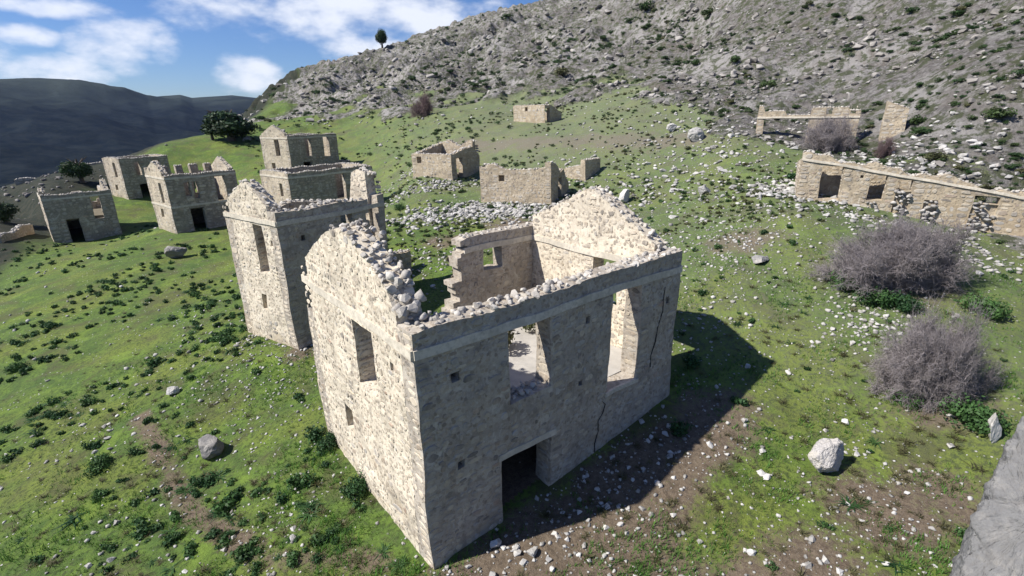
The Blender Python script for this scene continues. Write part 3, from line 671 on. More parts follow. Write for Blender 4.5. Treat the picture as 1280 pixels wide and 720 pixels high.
# ---- the big roofless house in the foreground
def main_house():
    L, Wd, T = 9.42, 7.0, .6
    h = Ruin((0, 0, 0), 0, 1, 1.0, MORTAR, .15); rng = h.rng
    tag(h.root, 'large roofless two storey stone house ruin nearest the camera, with a dark doorway', 'ruined house')
    footprint((0, 0), 0, L, Wd)
    ftop = lerp_top([(0, 6.02), (.3, 6.05), (2, 6.0), (5, 6.04), (8.5, 6.08), (9.42, 6.12)])
    W1, W2, DR = (2.42, 3.80, 3.42, 5.42), (6.18, 7.50, 2.32, 5.42), (2.15, 3.85, -.6, 1.92)
    niches = [(.86, 1.07, 4.60, 4.84, .35), (.9, 1.1, 2.28, 2.5, .35), (5.09, 5.26, 4.76, 4.98, .35), (8.76, 8.92, 4.5, 4.74, .3), (4.9, 5.05, 3.0, 3.15, .2)]
    fw = h.wall('front_wall', (0, 0, 0), X, -Y, (0, L), T, ftop, [W1, W2, DR], niches, outer=(.0, L), inner=(T, L-T), z0=-.9)
    # near gable
    gtop = lerp_top([(0, 6.02), (.35, 6.0), (.66, 6.28), (1.1, 6.75), (2.1, 7.15), (3.0, 7.55), (3.6, 7.62), (4.2, 7.42), (5.2, 6.95), (6.4, 6.3), (7, 6.02)])
    gw = h.wall('gable_wall', (0, 0, 0), Y, -X, (T, Wd-T), T, gtop, [(2.18, 3.38, 3.5, 5.3)], [(4.2, 4.8, 1.35, 2.2, .5), (1.1, 1.28, 4.7, 4.92, .35), (5.7, 5.85, 3.2, 3.4, .3)], outer=(0, Wd), inner=(T, Wd-T), z0=-1.0)
    # back wall: west half fallen
    edge = lambda z: 5.0+.18*(z-3.5)+.16*math.sin(z*7)+.1*math.sin(z*17)
    bsol = lambda u, z: z < 2.0+.4*math.sin(u*3) or u > edge(z) or (u < 1.4-.5*(z-2.0))
    btop = lerp_top([(0, 5.9), (5.3, 5.9), (5.7, 5.98), (7, 5.98), (9.42, 5.98)])
    h.wall('back_wall', (0, Wd, 0), X, Y, (0, L), T, btop, [(6.4, 7.28, 4.58, 5.45)], [(8.3, 8.45, 5.1, 5.3, .2)], solid=bsol, outer=(0, L), inner=(T, L-T), z0=-.5)
    # far gable
    ktop = lerp_top([(0, 6.1), (.3, 6.1), (1.2, 6.62), (3.3, 7.72), (3.6, 7.7), (5.9, 6.62), (6.4, 6.4), (7, 6.05)])
    h.wall('gable_wall', (L, 0, 0), Y, X, (T, Wd-T), T, ktop, [(1.95, 3.1, 3.6, 5.4)], [(5.75, 5.9, 5.1, 5.3, .2)], outer=(0, Wd), inner=(T, Wd-T), z0=-.4, density=.97)
    # bands of lime plaster that run round at eaves height
    for O, U, Nn, a, b, z in (((0, 0, 0), X, -Y, 0, L, 5.42), ((0, 0, 0), Y, -X, 0, Wd, 5.42), ((0, Wd-T, 0), X, -Y, 5.5, L-T, 5.42), ((L-T, 0, 0), Y, -X, T, Wd-T, 5.42), ((L, 0, 0), Y, X, 0, Wd, 5.42), ((0, T, 0), X, Y, T, L-T, 5.42)):
        mb = MB(); band_mesh(mb, O, U, Nn, a+.003, b-.003, z, .21, .055, rng=rng, rag=.014); mb.build('cornice_band', BAND, h.root)
    # lintel and door jamb blocks
    for a, b, z, hh in ((2.05, 4.0, 1.92, .16), (6.1, 7.6, 2.2, .12)):
        mb = MB(); band_mesh(mb, (0, 0, 0), X, -Y, a, b, z, hh, .05, rng=rng, rag=.01); mb.build('lintel' if z < 2 else 'sill', BAND, h.root)
    # earth floor of the upper storey
    mb = MB(); nx, ny = 24, 16
    for lv in (0, 1):
        for i in range(nx+1):
            for j in range(ny+1):
                x = T+.004+(L-2*T-.008)*i/nx; y = T+.004+(Wd-2*T-.008)*j/ny
                z = 2.28+.08*mnoise.noise(Vector((x*.9, y*.9, 0)))+(.35*max(0, 1-x/2.2)) if not lv else 1.95
                mb.v.append((x, y, z)); mb.c.append((.5, .5, .5))
    k = (nx+1)*(ny+1)
    for i in range(nx):
        for j in range(ny):
            a = i*(ny+1)+j; q = (a, a+ny+1, a+ny+2, a+1); mb.f.append(q); mb.f.append(tuple(v+k for v in q[::-1]))
    mb.build('upper_floor', DIRTFLOOR, h.root)
    # cracks running down the front
    for pts in ([(8.65, 5.1), (8.58, 4.7), (8.62, 4.3), (8.42, 3.8), (8.38, 3.3), (8.2, 2.9), (8.22, 2.5)], [(5.95, 2.15), (6.12, 1.95), (6.02, 1.7), (5.82, 1.5), (5.86, 1.1), (5.7, .7), (5.72, .4)]):
        mb = MB(); vs = []
        for i, (u, z) in enumerate(pts):
            wv = .004+.008*math.sin(i*1.9)**2; vs += [wob(v_) for v_ in [(u-wv, -.03, z), (u+wv, -.03, z), (u+wv, .02, z), (u-wv, .02, z)]]
        fs = []
        for i in range(len(pts)-1):
            a = i*4; fs += [(a+k_, a+(k_+1) % 4, a+4+(k_+1) % 4, a+4+k_) for k_ in range(4)]
        mb.add(vs, fs); mb.build('crack', CRACK, fw)  # dark strips stand for the shade inside the open cracks
    # loose masonry on the wall heads
    C = []
    C += caps_along(rng, (0, 0, 0), X, -Y, .15, L, T, ftop, .21, (.16, .29), 3)
    big = caps_along(rng, (0, 0, 0), Y, -X, .5, 6.3, .78, gtop, .17, (.12, .27), 4, lift=.01, pile=lambda u, r: 1 if r.random() < .22 else 0)
    C += big+caps_along(rng, (L, 0, 0), Y, X, .4, 6.7, T, ktop, .2, (.14, .27), 3)
    C += caps_along(rng, (0, Wd, 0), X, Y, 5.6, L, T, btop, .24, (.12, .22), 2)
    for i in range(14):       # big blocks left on the slope of the near gable
        v = rng.uniform(.45, 1.3); C.append((np.array([rng.uniform(.1, .65), v, gtop(v)+rng.uniform(-.05, .2)]), rng.uniform(.24, .42)))
    for i in range(40):       # rubble in the blocked window
        C.append((np.array([rng.uniform(2.5, 3.72), rng.uniform(.12, .5), rng.uniform(3.36, 3.5)]), rng.uniform(.14, .26)))
    h.caps = [(p, s_) for p, s_ in C]
    h.finish(300, 300, lambda c: c[1] < .05 or c[0] < .05 or (c[0] > 8.7 and c[2] > 5))
    rk = []
    for i in range(150):      # debris on the floor
        x, y = rng.uniform(.9, 8.5), rng.uniform(.9, 6.1); dns = min(x, y, 9.4-x, 7-y)
        if rng.random() < dns/2.6: continue
        rk.append((rng.choice(RUBS), (x, y, 2.33+.3*max(0, 1-x/2.2)), rng.uniform(.1, .35), (rng.uniform(-.4, .4), rng.uniform(-.4, .4), rng.uniform(0, 6))))
    tag(join_rocks('floor_rubble', rk, RUBBLE_STUFF, (.3, .29, .28), (.55, .53, .5), h.root), kind='stuff')
main_house()

def std_house(loc, yaw, L, Wd, seed, label, H=5.95, peak=1.35, front=(), gable=(), gniches=(), back=(), far=(), front_solid=None, back_solid=None, far_solid=None, near_solid=None, ftop=None, gtop=None, ktop=None, btop=None,
              scale=1.5, mort=MORTAR_GREY, T=.55, cell=.25, bands=(5.4,), cap=(.18, .34), capn=80, niches=(), innerstones=True, cat='ruined house', zb=-1.2, name='ruined_house', far_on=True, back_on=True, floor=None):
    h = Ruin(loc, yaw, seed, scale, mort, cell); h.root.name = name; rng = h.rng; tag(h.root, label, cat, 'ruined houses of the deserted village'); footprint(loc, yaw, L, Wd)
    ftop = ftop or (lambda u: H+.05*math.sin(u*2+seed)); btop = btop or (lambda u: H+.05*math.sin(u*2.3+seed))
    gb = lambda v: H+peak*(1-abs(v-Wd/2)/(Wd/2)); gtop = gtop or gb; ktop = ktop or gb
    h.wall('front_wall', (0, 0, 0), X, -Y, (0, L), T, ftop, list(front), list(niches), front_solid, outer=(0, L), inner=(T, L-T), z0=zb, innerstones=innerstones)
    h.wall('gable_wall', (0, 0, 0), Y, -X, (T, Wd-T), T, gtop, list(gable), list(gniches), near_solid, outer=(0, Wd), inner=(T, Wd-T), z0=zb, innerstones=innerstones)
    if back_on: h.wall('back_wall', (0, Wd, 0), X, Y, (0, L), T, btop, list(back), (), back_solid, outer=(0, L), inner=(T, L-T), z0=zb)
    if far_on: h.wall('gable_wall', (L, 0, 0), Y, X, (T, Wd-T), T, ktop, list(far), (), far_solid, outer=(0, Wd), inner=(T, Wd-T), z0=zb)
    for z in bands:
        for O, U, Nn, a, b in (((0, 0, 0), X, -Y, 0, L), ((0, 0, 0), Y, -X, 0, Wd)):
            mb = MB(); gaps = [(o[0], o[1]) for o in (front if abs(Nn[1]) else gable) if o[2] < z+.1 < o[3]]
            band_mesh(mb, O, U, Nn, a+.003, b-.003, z, .2, .05, gaps, rng=rng); mb.build('cornice_band', BAND, h.root)
    if floor is not None:
        mb = MB(); a, b, c, d = T+.005, L-T-.005, T+.005, Wd-T-.005
        mb.add([(a, c, floor), (b, c, floor), (b, d, floor), (a, d, floor), (a, c, floor-.25), (b, c, floor-.25), (b, d, floor-.25), (a, d, floor-.25)], [(0, 1, 2, 3), (7, 6, 5, 4), (0, 4, 5, 1), (1, 5, 6, 2), (2, 6, 7, 3), (3, 7, 4, 0)])
        mb.build('upper_floor', EARTHFLOOR, h.root)
    h.caps += caps_along(rng, (0, 0, 0), X, -Y, .1, L, T, ftop, cap[0]*1.2, cap, 2, solid=front_solid)
    h.caps += caps_along(rng, (0, 0, 0), Y, -X, .3, Wd-.3, T, gtop, cap[0]*1.2, cap, 2, solid=near_solid)
    if back_on: h.caps += caps_along(rng, (0, Wd, 0), X, Y, .1, L, T, btop, cap[0]*1.3, cap, 2, solid=back_solid)
    if far_on: h.caps += caps_along(rng, (L, 0, 0), Y, X, .3, Wd-.3, T, ktop, cap[0]*1.3, cap, 2, solid=far_solid)
    return h
R = math.radians
# ---- second house, just behind on the left
hB = std_house((1.11, 13.66, .5), R(15.4), 5.7, 4.35, 21, 'narrow tall house ruin directly behind the large ruin, one slit window in its sunlit gable', H=5.95, peak=1.5,
    front=[(3.1, 3.75, 3.0, 5.4)], gable=[(1.25, 2.05, 3.1, 5.3)], gniches=[(1.9, 2.3, 1.3, 2.0, .4), (.55, .72, 4.5, 4.75, .3)], niches=[(1.0, 1.2, 4.6, 4.85, .3), (4.9, 5.1, 4.3, 4.5, .3)],
    front_solid=lambda u, z: u < 4.75-.35*(5.9-z)*.3+.12*math.sin(z*6) or z < 3.1 or u > 5.2, ktop=lerp_top([(0, 6.7), (.3, 7.0), (1.2, 7.25), (1.6, 7.0), (1.9, 5.6), (2.3, 3.5), (2.8, 2.5), (4.4, 2.0)]), btop=lerp_top([(0, 5.6), (1.5, 5.2), (3, 5.7), (5.7, 5.3)]),
    gtop=lerp_top([(0, 5.95), (.5, 6.15), (1.3, 6.7), (2.0, 7.1), (2.5, 7.05), (3.4, 6.5), (4.35, 5.9)]), scale=1.15, mort=MORTAR, cell=.2, floor=2.3)
hB.finish(0, 150)
# ---- roofless shell behind it
hD = std_house((11.1, 47.4, -1.2), R(11.5), 10.4, 6.1, 22, 'flat topped roofless house shell rising just behind the narrow tall ruin', H=5.9, peak=.1,
    front=[(5.4, 6.6, 2.2, 5.3), (7.9, 9.1, 2.2, 5.3)], gable=[(1.6, 2.2, 3.4, 4.8)], far=[(2.2, 3.4, 2.4, 5.2)], scale=1.7, bands=(5.35,), floor=2.1)
hD.finish(0, 0)
# ---- distant upper house
hC = std_house((18.8, 72.7, 1.8), R(20.6), 9.2, 6.5, 23, 'far tall house ruin with pointed gable on the green slope under the skyline', H=5.85, peak=1.5,
    front=[(2.9, 3.9, 2.7, 5.3), (6.4, 7.5, 2.5, 5.5), (2.2, 3.7, -.5, 1.9)], gable=[(2.2, 3.3, 2.9, 5.3)], gniches=[(3.8, 4.7, .9, 1.8, .45)], niches=[(.3, .5, 2.4, 2.5, .1)], far_solid=lambda u, z: z < 5.5, scale=1.9, bands=(5.4,), cell=.3, floor=2.2)
hC.finish(0, 0)
# low annexe wall right of it
hE = std_house((.95, 53.4, -1.0), R(11.5), 6.9, 5.6, 24, 'house ruin with pale pointed gable and black doorway, above the dark blue grey boulder', H=5.8, peak=1.35,
    front=[(1.6, 2.1, 3.6, 5.0), (2.35, 2.85, 3.3, 5.0), (4.6, 5.6, 2.7, 5.3), (1.7, 3.0, -.5, 2.3)], gable=[(1.6, 2.4, 2.9, 5.0)], gniches=[(2.6, 3.5, 1.3, 2.2, .4)],
    back_solid=lambda u, z: z < 5.5 or (int((u+.3)/.75) % 2 == 0), btop=lambda u: 6.35, back=[(1.5, 2.3, 3.2, 5.2), (4.2, 5.0, 3.2, 5.2)], scale=1.7, bands=(5.4, 2.55), floor=2.4)
hE.finish(0, 0)
hF = std_house((-1.19, 90.06, -1.4), R(21.0), 7.0, 5.2, 25, 'tall small house ruin far left, partly hidden behind the one with pale pointed gable', H=6.0, peak=.15,
    front=[(1.9, 2.7, 3.4, 5.4), (4.6, 5.6, 2.6, 5.4), (2.0, 3.4, -.5, 2.0)], gable=[(1.6, 2.4, 3.2, 5.4)], gniches=[(2.4, 3.2, 1.2, 2.0, .4)], scale=1.9, bands=(), cell=.3, floor=2.3)
hF.finish(0, 0)
hG = std_house((-9.79, 70.07, -3.4), R(5.1), 6.5, 8.3, 26, 'leftmost house ruin with black doorway and broken gables beside the dark valley', H=5.5, peak=1.0,
    front=[(4.3, 5.2, 2.3, 5.0), (1.6, 2.8, -.5, 2.6)], gable=[], gtop=lambda v: 5.5+.9*math.exp(-((v-1.5)/1.2)**2)-.1*v, back_solid=lambda u, z: z < 4.2+.8*math.sin(u*2.1), ktop=lambda v: 5.4+1.3*max(0, 1-abs(v-3)/1.6), scale=1.8, bands=(4.95,), cell=.3, floor=2.6)
hG.finish(0, 0)
# ---- single storey huts on the slope behind
hJ = std_house((24.64, 22.15, 3.0), R(27.8), 5.0, 6.5, 27, 'single storey stone hut with one square hole in its sunlit wall, above grey rubble', H=2.9, peak=0,
    front=[(1.9, 2.8, -.5, 2.0)], ftop=lerp_top([(0, 3.5), (.6, 3.4), (1.6, 3.1), (2.4, 2.4), (3.3, 2.7), (4, 1.8), (5, 1.3)]), gtop=lerp_top([(0, 3.5), (.3, 3.05), (2, 2.8), (4.2, 2.75), (5.2, 3.2), (6.5, 3.1)]), gable=[], gniches=[(4.2, 4.75, 1.75, 2.3, .5)],
    btop=lerp_top([(0, 3.0), (2, 2.3), (5, 1.6)]), ktop=lambda v: 1.4+.3*math.sin(v*2), scale=1.25, mort=MORTAR_OCHRE, bands=(), cell=.2, capn=0, name='stone_hut', cat='stone hut', floor=1.6)
hJ.finish(0, 110)
hI = std_house((24.8, 37.48, 3.7), R(21.5), 5.4, 5.3, 28, 'low stone hut with dark gaping end, left of the larger square hut', H=2.6, peak=0,
    front=[(.9, 2.0, -.5, 2.2)], ftop=lerp_top([(0, 2.6), (.8, 2.7), (2.5, 3.1), (4, 3.2), (5.4, 2.2)]), ktop=lambda v: 3.5+.3*math.sin(v*2.0), gable=[(4.0, 4.6, 1.6, 2.3)], btop=lambda u: 2.5+.2*u, scale=1.4, mort=MORTAR_OCHRE, bands=(), cell=.25, name='stone_hut', cat='stone hut', floor=.4)
hI.finish(0, 0)
hL = std_house((46.23, 46.5, 8.9), R(9.7), 4.0, 5.8, 29, 'tiny square stone hut alone high on the green slope below the crags', H=2.5, peak=0,
    front=[(.1, 1.2, -.5, 2.1)], ftop=lerp_top([(0, 2.5), (1.5, 2.5), (4, 1.4)]), gable=[], gniches=[(3.1, 3.6, 1.7, 2.25, .4)], ktop=lambda v: 1.5, btop=lerp_top([(0, 2.5), (4, 1.6)]), scale=1.7, mort=MORTAR_OCHRE, bands=(), cell=.3, name='stone_hut', cat='stone hut')
hL.finish(0, 0)

# ---- free standing lengths of wall
def lone_wall(name, P0, P1, label, top, openings, seed, T=.55, scale=1.3, mort=MORTAR_OCHRE, z0=None, bandz=None, cat='ruined wall', solid=None, cell=.2, ncap=0, cap=(.16, .3), returns=(), flip=False, niches=()):
    """wall from P0 to P1 whose outer face looks at the camera side; heights are above P0's z"""
    P0 = np.array(P0, float); P1 = np.array(P1, float); yaw = math.atan2(P1[1]-P0[1], P1[0]-P0[0]); L = math.hypot(P1[0]-P0[0], P1[1]-P0[1])
    h = Ruin(tuple(P0), yaw, seed, scale, mort, cell); h.root.name = name; tag(h.root, label, cat); footprint(P0, yaw, L, T)
    h.wall('wall_face', (0, 0, 0), X, -Y, (0, L), T, top, openings, niches, solid, z0=z0 if z0 is not None else -1.5, outer=(0, L), inner=(0, L))
    for u, ln, tp in returns:
        h.wall('side_wall', (u, T, 0), Y, -X, (0.0, ln), T, tp, [], outer=(0, ln), inner=(0, ln), z0=-1.5)
        h.caps += caps_along(h.rng, (u, T, 0), Y, -X, .1, ln, T, tp, cap[0]*1.2, cap, 2)
    if bandz is not None:
        mb = MB(); band_mesh(mb, (0, 0, 0), X, -Y, .003, L-.003, bandz(0), .14, .08, rng=h.rng, slope=(bandz(L)-bandz(0))/L); mb.build('cornice_band', BAND, h.root)
    h.caps += caps_along(h.rng, (0, 0, 0), X, -Y, .1, L, T, top, cap[0]*1.15, cap, 2, solid=solid)
    h.finish(0, ncap); return h
# long wall on the right, stepping down the slope
MA = CAM+(ray(1004, 190)[1])*31.0; MBp = CAM+(ray(1280, 237)[1])*27.0; MBp = MBp+(MBp-MA)*.25; MSL = (MBp[2]-MA[2])/math.hypot(MBp[0]-MA[0], MBp[1]-MA[1])
mL = math.hypot(MBp[0]-MA[0], MBp[1]-MA[1]); mbase = MA[2]-2.95
def m_u(px):                       # distance along the wall seen at this bearing
    c, d = ray(px, 220); e = (MBp-MA)[:2]/mL; A2 = np.array([[d[0], -e[0]], [d[1], -e[1]]]); return float(np.linalg.solve(A2, (MA-c)[:2])[1])
def m_o(x0, x1, lo, hi_): u0, u1 = m_u(x0), m_u(x1); k = MSL*(u0+u1)/2; return (u0, u1, lo+k, hi_+k)
mtop = lambda u: 2.86+MSL*u+.14*math.sin(u*1.9)+.09*math.sin(u*5.3)-.15*sstep(m_u(1200), m_u(1240), u)
lone_wall('long_wall', (MA[0], MA[1], mbase), (MBp[0], MBp[1], mbase), 'long stone wall ruin on the right with one tall dark doorway and blocked openings', mtop,
    [m_o(1027, 1053, .45, 2.42), m_o(1089, 1110, .95, 2.38), m_o(1124, 1144, 1.75, 2.38), m_o(1226, 1258, 1.9, 2.3)], 31, bandz=lambda u: 2.5+MSL*u, ncap=170, T=.6, cell=.2, mort=MORTAR_OCHRE, z0=-4.0,
    returns=[(0.0, 5.0, lambda v: 2.5-.12*v)], niches=[m_o(1075, 1079, 2.05, 2.22)+(.3,), m_o(1124, 1144, .5, 1.7)+(.12,), m_o(1163, 1182, .2, 1.5)+(.15,), m_o(1226, 1258, .3, 1.85)+(.12,)])
_e = (MBp-MA)[:2]/mL; _nn = np.array([-_e[1], _e[0]])
if _nn@(CAM[:2]-MA[:2]) > 0: _nn = -_nn
lone_wall('inner_wall', (MA[0]+_nn[0]*1.5+_e[0]*.7, MA[1]+_nn[1]*1.5+_e[1]*.7, mbase), (MA[0]+_nn[0]*1.5+_e[0]*6.5, MA[1]+_nn[1]*1.5+_e[1]*6.5, mbase), 'shaded inner wall glimpsed through the doorway of the long wall', lambda u: 2.35+MSL*u+.1*math.sin(u), [], 37, scale=1.3, T=.5, z0=-3)
fill = []
for x0, x1, lo, hi_ in ((1124, 1144, .3, 1.75), (1163, 1182, 0, 1.5), (1226, 1258, .1, 1.9), (1089, 1110, .2, .95)):
    a_, b_ = m_u(x0), m_u(x1)
    for k in range(int((b_-a_)*(hi_-lo)*26)):
        u = random.uniform(a_, b_); P = MA[:2]+_e*u; P = P+_nn*random.uniform(-.16, .14); fill.append((random.choice(RUBS), (P[0], P[1], mbase+MSL*u+random.uniform(lo, hi_)), random.uniform(.2, .48), (random.uniform(-.4, .4), random.uniform(-.4, .4), random.uniform(0, 6))))
tag(join_rocks('wall_filling', fill, RUBBLE_STUFF, (.2, .19, .18), (.46, .44, .42)), 'fallen stones choking the openings of the long wall', kind='stuff')
# ruin behind it
hN = lone_wall('broken_wall', (43.6, 15.0, 8.0), (46.9, 7.9, 7.7), 'pale roofless wall fragment with a wide empty bay under the crags, upper right', lambda u: 2.15+(.45 if u < .45 else 0)+(.25 if 4.2 < u < 7 else 0)-(.35 if 2.2 < u < 4.2 else 0),
    [(.55, 4.1, -1, 1.5), (5.0, 5.7, -.6, 1.0), (5.3, 5.8, 1.85, 2.35), (7.1, 7.5, 1.9, 2.3)], 32, scale=1.5, bandz=lambda u: 1.55, T=.5, cell=.2)
pN = hit(1100, 196); pN2 = hit(1113, 197)
hP = lone_wall('wall_stub', (46.9, 6.2, gh(46.9, 6.2)), (47.4, 4.7, gh(46.9, 6.2)), 'narrow upright stub of stone wall rising behind the long wall', lambda u: 3.2-.4*u, [], 33, scale=1.4, T=.8)
# low wall between the big ruin and the narrow one
pO = hit(486, 352); zO = gh(pO[0], pO[1])
def pix_h(P, py): # height above P that projects to row py
    lo, hi_ = 0, 12
    for _ in range(40):
        m_ = (lo+hi_)/2
        if pix((P[0], P[1], P[2]+m_))[1] > py: lo = m_
        else: hi_ = m_
    return lo
hO = pix_h((pO[0], pO[1], zO), 321)
a15 = R(12)
lone_wall('annexe_wall', (pO[0]-2.2, pO[1]-.5, zO), (pO[0]+1.75, pO[1]+.4, zO), 'low dark shaded wall of a fallen annexe between the large ruin and the narrow tall one', lambda u: hO+.04*math.sin(u*3), [], 34, scale=1.2, T=.6, returns=[(0.0, 3.0, lambda v: hO-.1*v)])
# low dark wall right of the farthest pointed gable
pQ = hit(418, 210); lone_wall('field_wall', (pQ[0], pQ[1], pQ[2]-.2), (pQ[0]+4.4, pQ[1]+1.2, pQ[2]-.2), 'low dark field wall beside the farthest pointed gable house', lambda u: 1.5-.1*u, [], 35, scale=1.7, mort=MORTAR_GREY)
# small wall behind the square hut
pK = hit(731, 226); lone_wall('hut_wall', (pK[0], pK[1], pK[2]), (pK[0]+2.3, pK[1]+.2, pK[2]), 'small dark wall with flat pale top to the right of the square hut', lambda u: pix_h(pK, 200), [], 36, scale=1.3, returns=[(0, 2.0, lambda v: 1.4-.2*v)])
# terrace walls at the far left
for i, (a, b, hh, lab) in enumerate([((2, 304), (44, 292), .6, 'low tumbled terrace wall at the left edge below the leftmost house'), ((20, 232), (45, 222), .9, 'short dry stone terrace wall above the leftmost house'), ((84, 205), (128, 196), 1.0, 'dry stone wall running up to the small tall far house')]):
    pa, pb = hit(*a), hit(*b)
    if pa is not None and pb is not None:
        lone_wall('terrace_wall', pa, (pb[0], pb[1], pa[2]), lab, lambda u: hh+.15*math.sin(u*1.3), [], 40+i, scale=1.7, mort=MORTAR_GREY, T=.6, z0=-2.5, cell=.3, cap=(.25, .5))

# ------------------------------------------------------------------ loose boulders
def put_boulder(px, py, size, seed, mat, label, name='boulder', cat='boulder', sink=.25, sub=4, rz=0, cuts=9):
    p = hit(px, py, 4); me = boulder(name, seed, size, mat, sub, cuts); o = link(name, me, None, (p[0], p[1], p[2]+size[2]*(1-sink*2))); o.rotation_euler = (0, 0, rz); tag(o, label, cat); footprint((p[0]-size[0]*.7, p[1]-size[1]*.7), 0, size[0]*1.4, size[1]*1.4); return p
put_boulder(1030, 585, (.60, .54, .56), 3, BOULDER, 'large white craggy boulder alone in the grass, right of the large ruin', sub=5, sink=.12, cuts=12)
put_boulder(266, 566, (.52, .46, .44), 5, DARKROCK, 'dark grey block of rock in the grass left of the large ruin', sink=.12)
put_boulder(223, 322, (.9, .7, .75), 8, DARKROCK, 'dark blue grey boulder below the house with the black doorway', sink=.15)
put_boulder(780, 252, (.75, .5, .6), 9, RUBBLE, 'pale upright slab of rock right of the rubble behind the large ruin', sink=.15)
put_boulder(867, 176, (1.0, .9, .8), 10, RUBBLE, 'pale grey boulder on the stony slope above the huts', sink=.2)
put_boulder(880, 242, (.75, .5, .35), 12, RUBBLE, 'flat grey rock on the grass left of the long wall', sink=.2)
put_boulder(950, 327, (.65, .4, .18), 13, RUBBLE, 'flat bluish slab lying in the grass right of the far gable', sink=.2)
put_boulder(1238, 548, (.30, .2, .5), 27, RUBBLE, 'upright white stone beside the smooth grey rock at the right edge', sink=.15)
put_boulder(840, 164, (.8, .6, .5), 15, RUBBLE, 'low grey rock left of the pale boulder on the stony slope', sink=.2)
put_boulder(618, 233, (.3, .25, .2), 16, RUBBLE, 'small rock against the foot of the square hut', sink=.2)
put_boulder(217, 492, (.3, .25, .22), 17, RUBBLE, 'small grey rock in the green left slope', sink=.2)
put_boulder(665, 693, (.16, .14, .12), 18, WHITE_ROCK, 'white stone lying before the doorway', sink=.2)
put_boulder(620, 682, (.17, .14, .13), 19, RUBBLE, 'grey block at the foot of the door jamb', sink=.2)
def near_rock():
    """smooth grey rock mass close to the camera at the right edge"""
    bm = bmesh.new(); ring = []
    pts = [(1283, 508), (1262, 545), (1244, 585), (1222, 640), (1207, 700), (1199, 760), (1260, 860), (1420, 860), (1500, 640), (1420, 520)]
    top = [np.array(at_r(px, py, r)) for (px, py), r in zip(pts, [7.2, 6.9, 6.6, 6.2, 5.9, 5.6, 5.0, 5.6, 6.6, 7.2])]
    ctr = np.mean(top, 0); o = ctr.copy(); o[2] = 0
    n = len(top); lv = 10; rows = []
    # fine rings from summit plane down into the ground
    dense = []
    for i in range(n):
        a, b = top[i], top[(i+1) % n]
        for k in range(5): dense.append(a+(b-a)*k/5)
    m = len(dense)
    def rough(P, amp): 
        q = Vector(P)*1.6; return amp*(mnoise.noise(q)+.5*mnoise.noise(q*2.7)+.3*mnoise.noise(q*7))
    prof = [(0.0, 0.0), (.3, 0.0), (.6, .0), (.85, -.01), (.97, -.04), (1.0, -.12), (1.03, -.5), (1.1, -1.4), (1.22, -3.0), (1.35, -5.0), (1.5, -7.5), (1.6, -10)]
    V = []
    for k, (s, dz) in enumerate(prof):
        for P in dense:
            d = P-ctr; Q = ctr+d*s; Q[2] = ctr[2]+d[2]*min(s, 1)+dz
            Q = Q+d/np.linalg.norm(d)*rough(Q, .05 if k > 3 else .0); Q[2] += rough(Q+5, .04); V.append(tuple(Q))
    F = [(k*m+i, k*m+(i+1) % m, (k+1)*m+(i+1) % m, (k+1)*m+i) for k in range(1, len(prof)-1) for i in range(m)]
    cidx = len(V); V.append(tuple(ctr)); F += [(cidx, m+(i+1) % m, m+i) for i in range(m)]
    mb = MB(); mb.add(V, F); ob = mb.build('rock_outcrop', SLABROCK, None); tag(ob, 'smooth grey rock outcrop close to the camera cut by the right edge', 'rock')
    bm2 = bmesh.new(); bm2.from_mesh(ob.data); bmesh.ops.delete(bm2, geom=[v for v in bm2.verts if not v.link_faces], context='VERTS'); bmesh.ops.recalc_face_normals(bm2, faces=bm2.faces)
    for _ in range(3): bmesh.ops.subdivide_edges(bm2, edges=bm2.edges, cuts=1, use_grid_fill=True)
    bm2.normal_update()
    for v in bm2.verts:
        q = v.co*2.2; r_ = mnoise.fractal(q*3, .6, 2.3, 6)*.034+mnoise.noise(q*22)*.006-.05*max(0, .10-abs(mnoise.noise(q*.9+Vector((4, 4, 4)))))*8; v.co += v.normal*r_
    bm2.to_mesh(ob.data); bm2.free(); ob.data.polygons.foreach_set('use_smooth', [True]*len(ob.data.polygons))
near_rock()

# ------------------------------------------------------------------ scattered stones
MARKS = [('beside the sunlit gable wall of the large ruin', -1, 4), ('by the dark grey block of rock', -3, 9.5), ('below the narrow tall ruin', -1.5, 14), ('on the slope by the worn track', -4, 3), ('below the dark blue grey boulder', -2, 38), ('near the house with pale pointed gable', 2, 50),
         ('near the leftmost house', -8, 62), ('at the left edge of the slope', -14, 28), ('at the lower left among grey rocks', -6.5, 5), ('near the bottom left corner', -7, 0), ('just above the dark grey block', -3, 12), ('in the middle of the left slope', -9, 19), ('high on the left slope', -9, 38), ('at the left edge near the bottom', -10, 9), ('in the open grass left of the narrow tall ruin', -6, 22), ('in the shadow of the large ruin', 11, -.5), ('round the large white boulder', 11, -4.5), ('by the lower grey shrub', 16, -5.5),
         ('by the wide grey shrub', 23, -1.5), ('left of the white stone heap', 17, 1), ('below the long wall', 27, 1), ('behind the far gable of the large ruin', 15, 9), ('round the square stone hut', 25, 20), ('round the low stone hut', 25, 38), ('near the tiny high hut', 45, 46), ('near the pale wall fragment', 44, 12),
         ('on the stony slope above the huts', 36, 26), ('by the far pointed gable house', 20, 72), ('between the narrow tall ruin and the low hut', 14, 30), ('under the lone skyline tree', 60, 175), ('at the left end of the crags', 40, 150), ('above the tiny high hut', 75, 90), ('above the pale wall fragment', 65, 30), ('above the long wall at the right edge', 60, 0), ('high in the middle of the crags', 100, 90), ('near the smooth grey rock at the right edge', 12, -8.5), ('before the doorway of the large ruin', 5, -2.5), ('near the top right corner', 85, 15)]
def where(x, y):
    return min(MARKS, key=lambda m: ((m[1]-x)**2+(m[2]-y)**2)/(20+math.hypot(m[1]+4, m[2]+8))**1.6)[0]
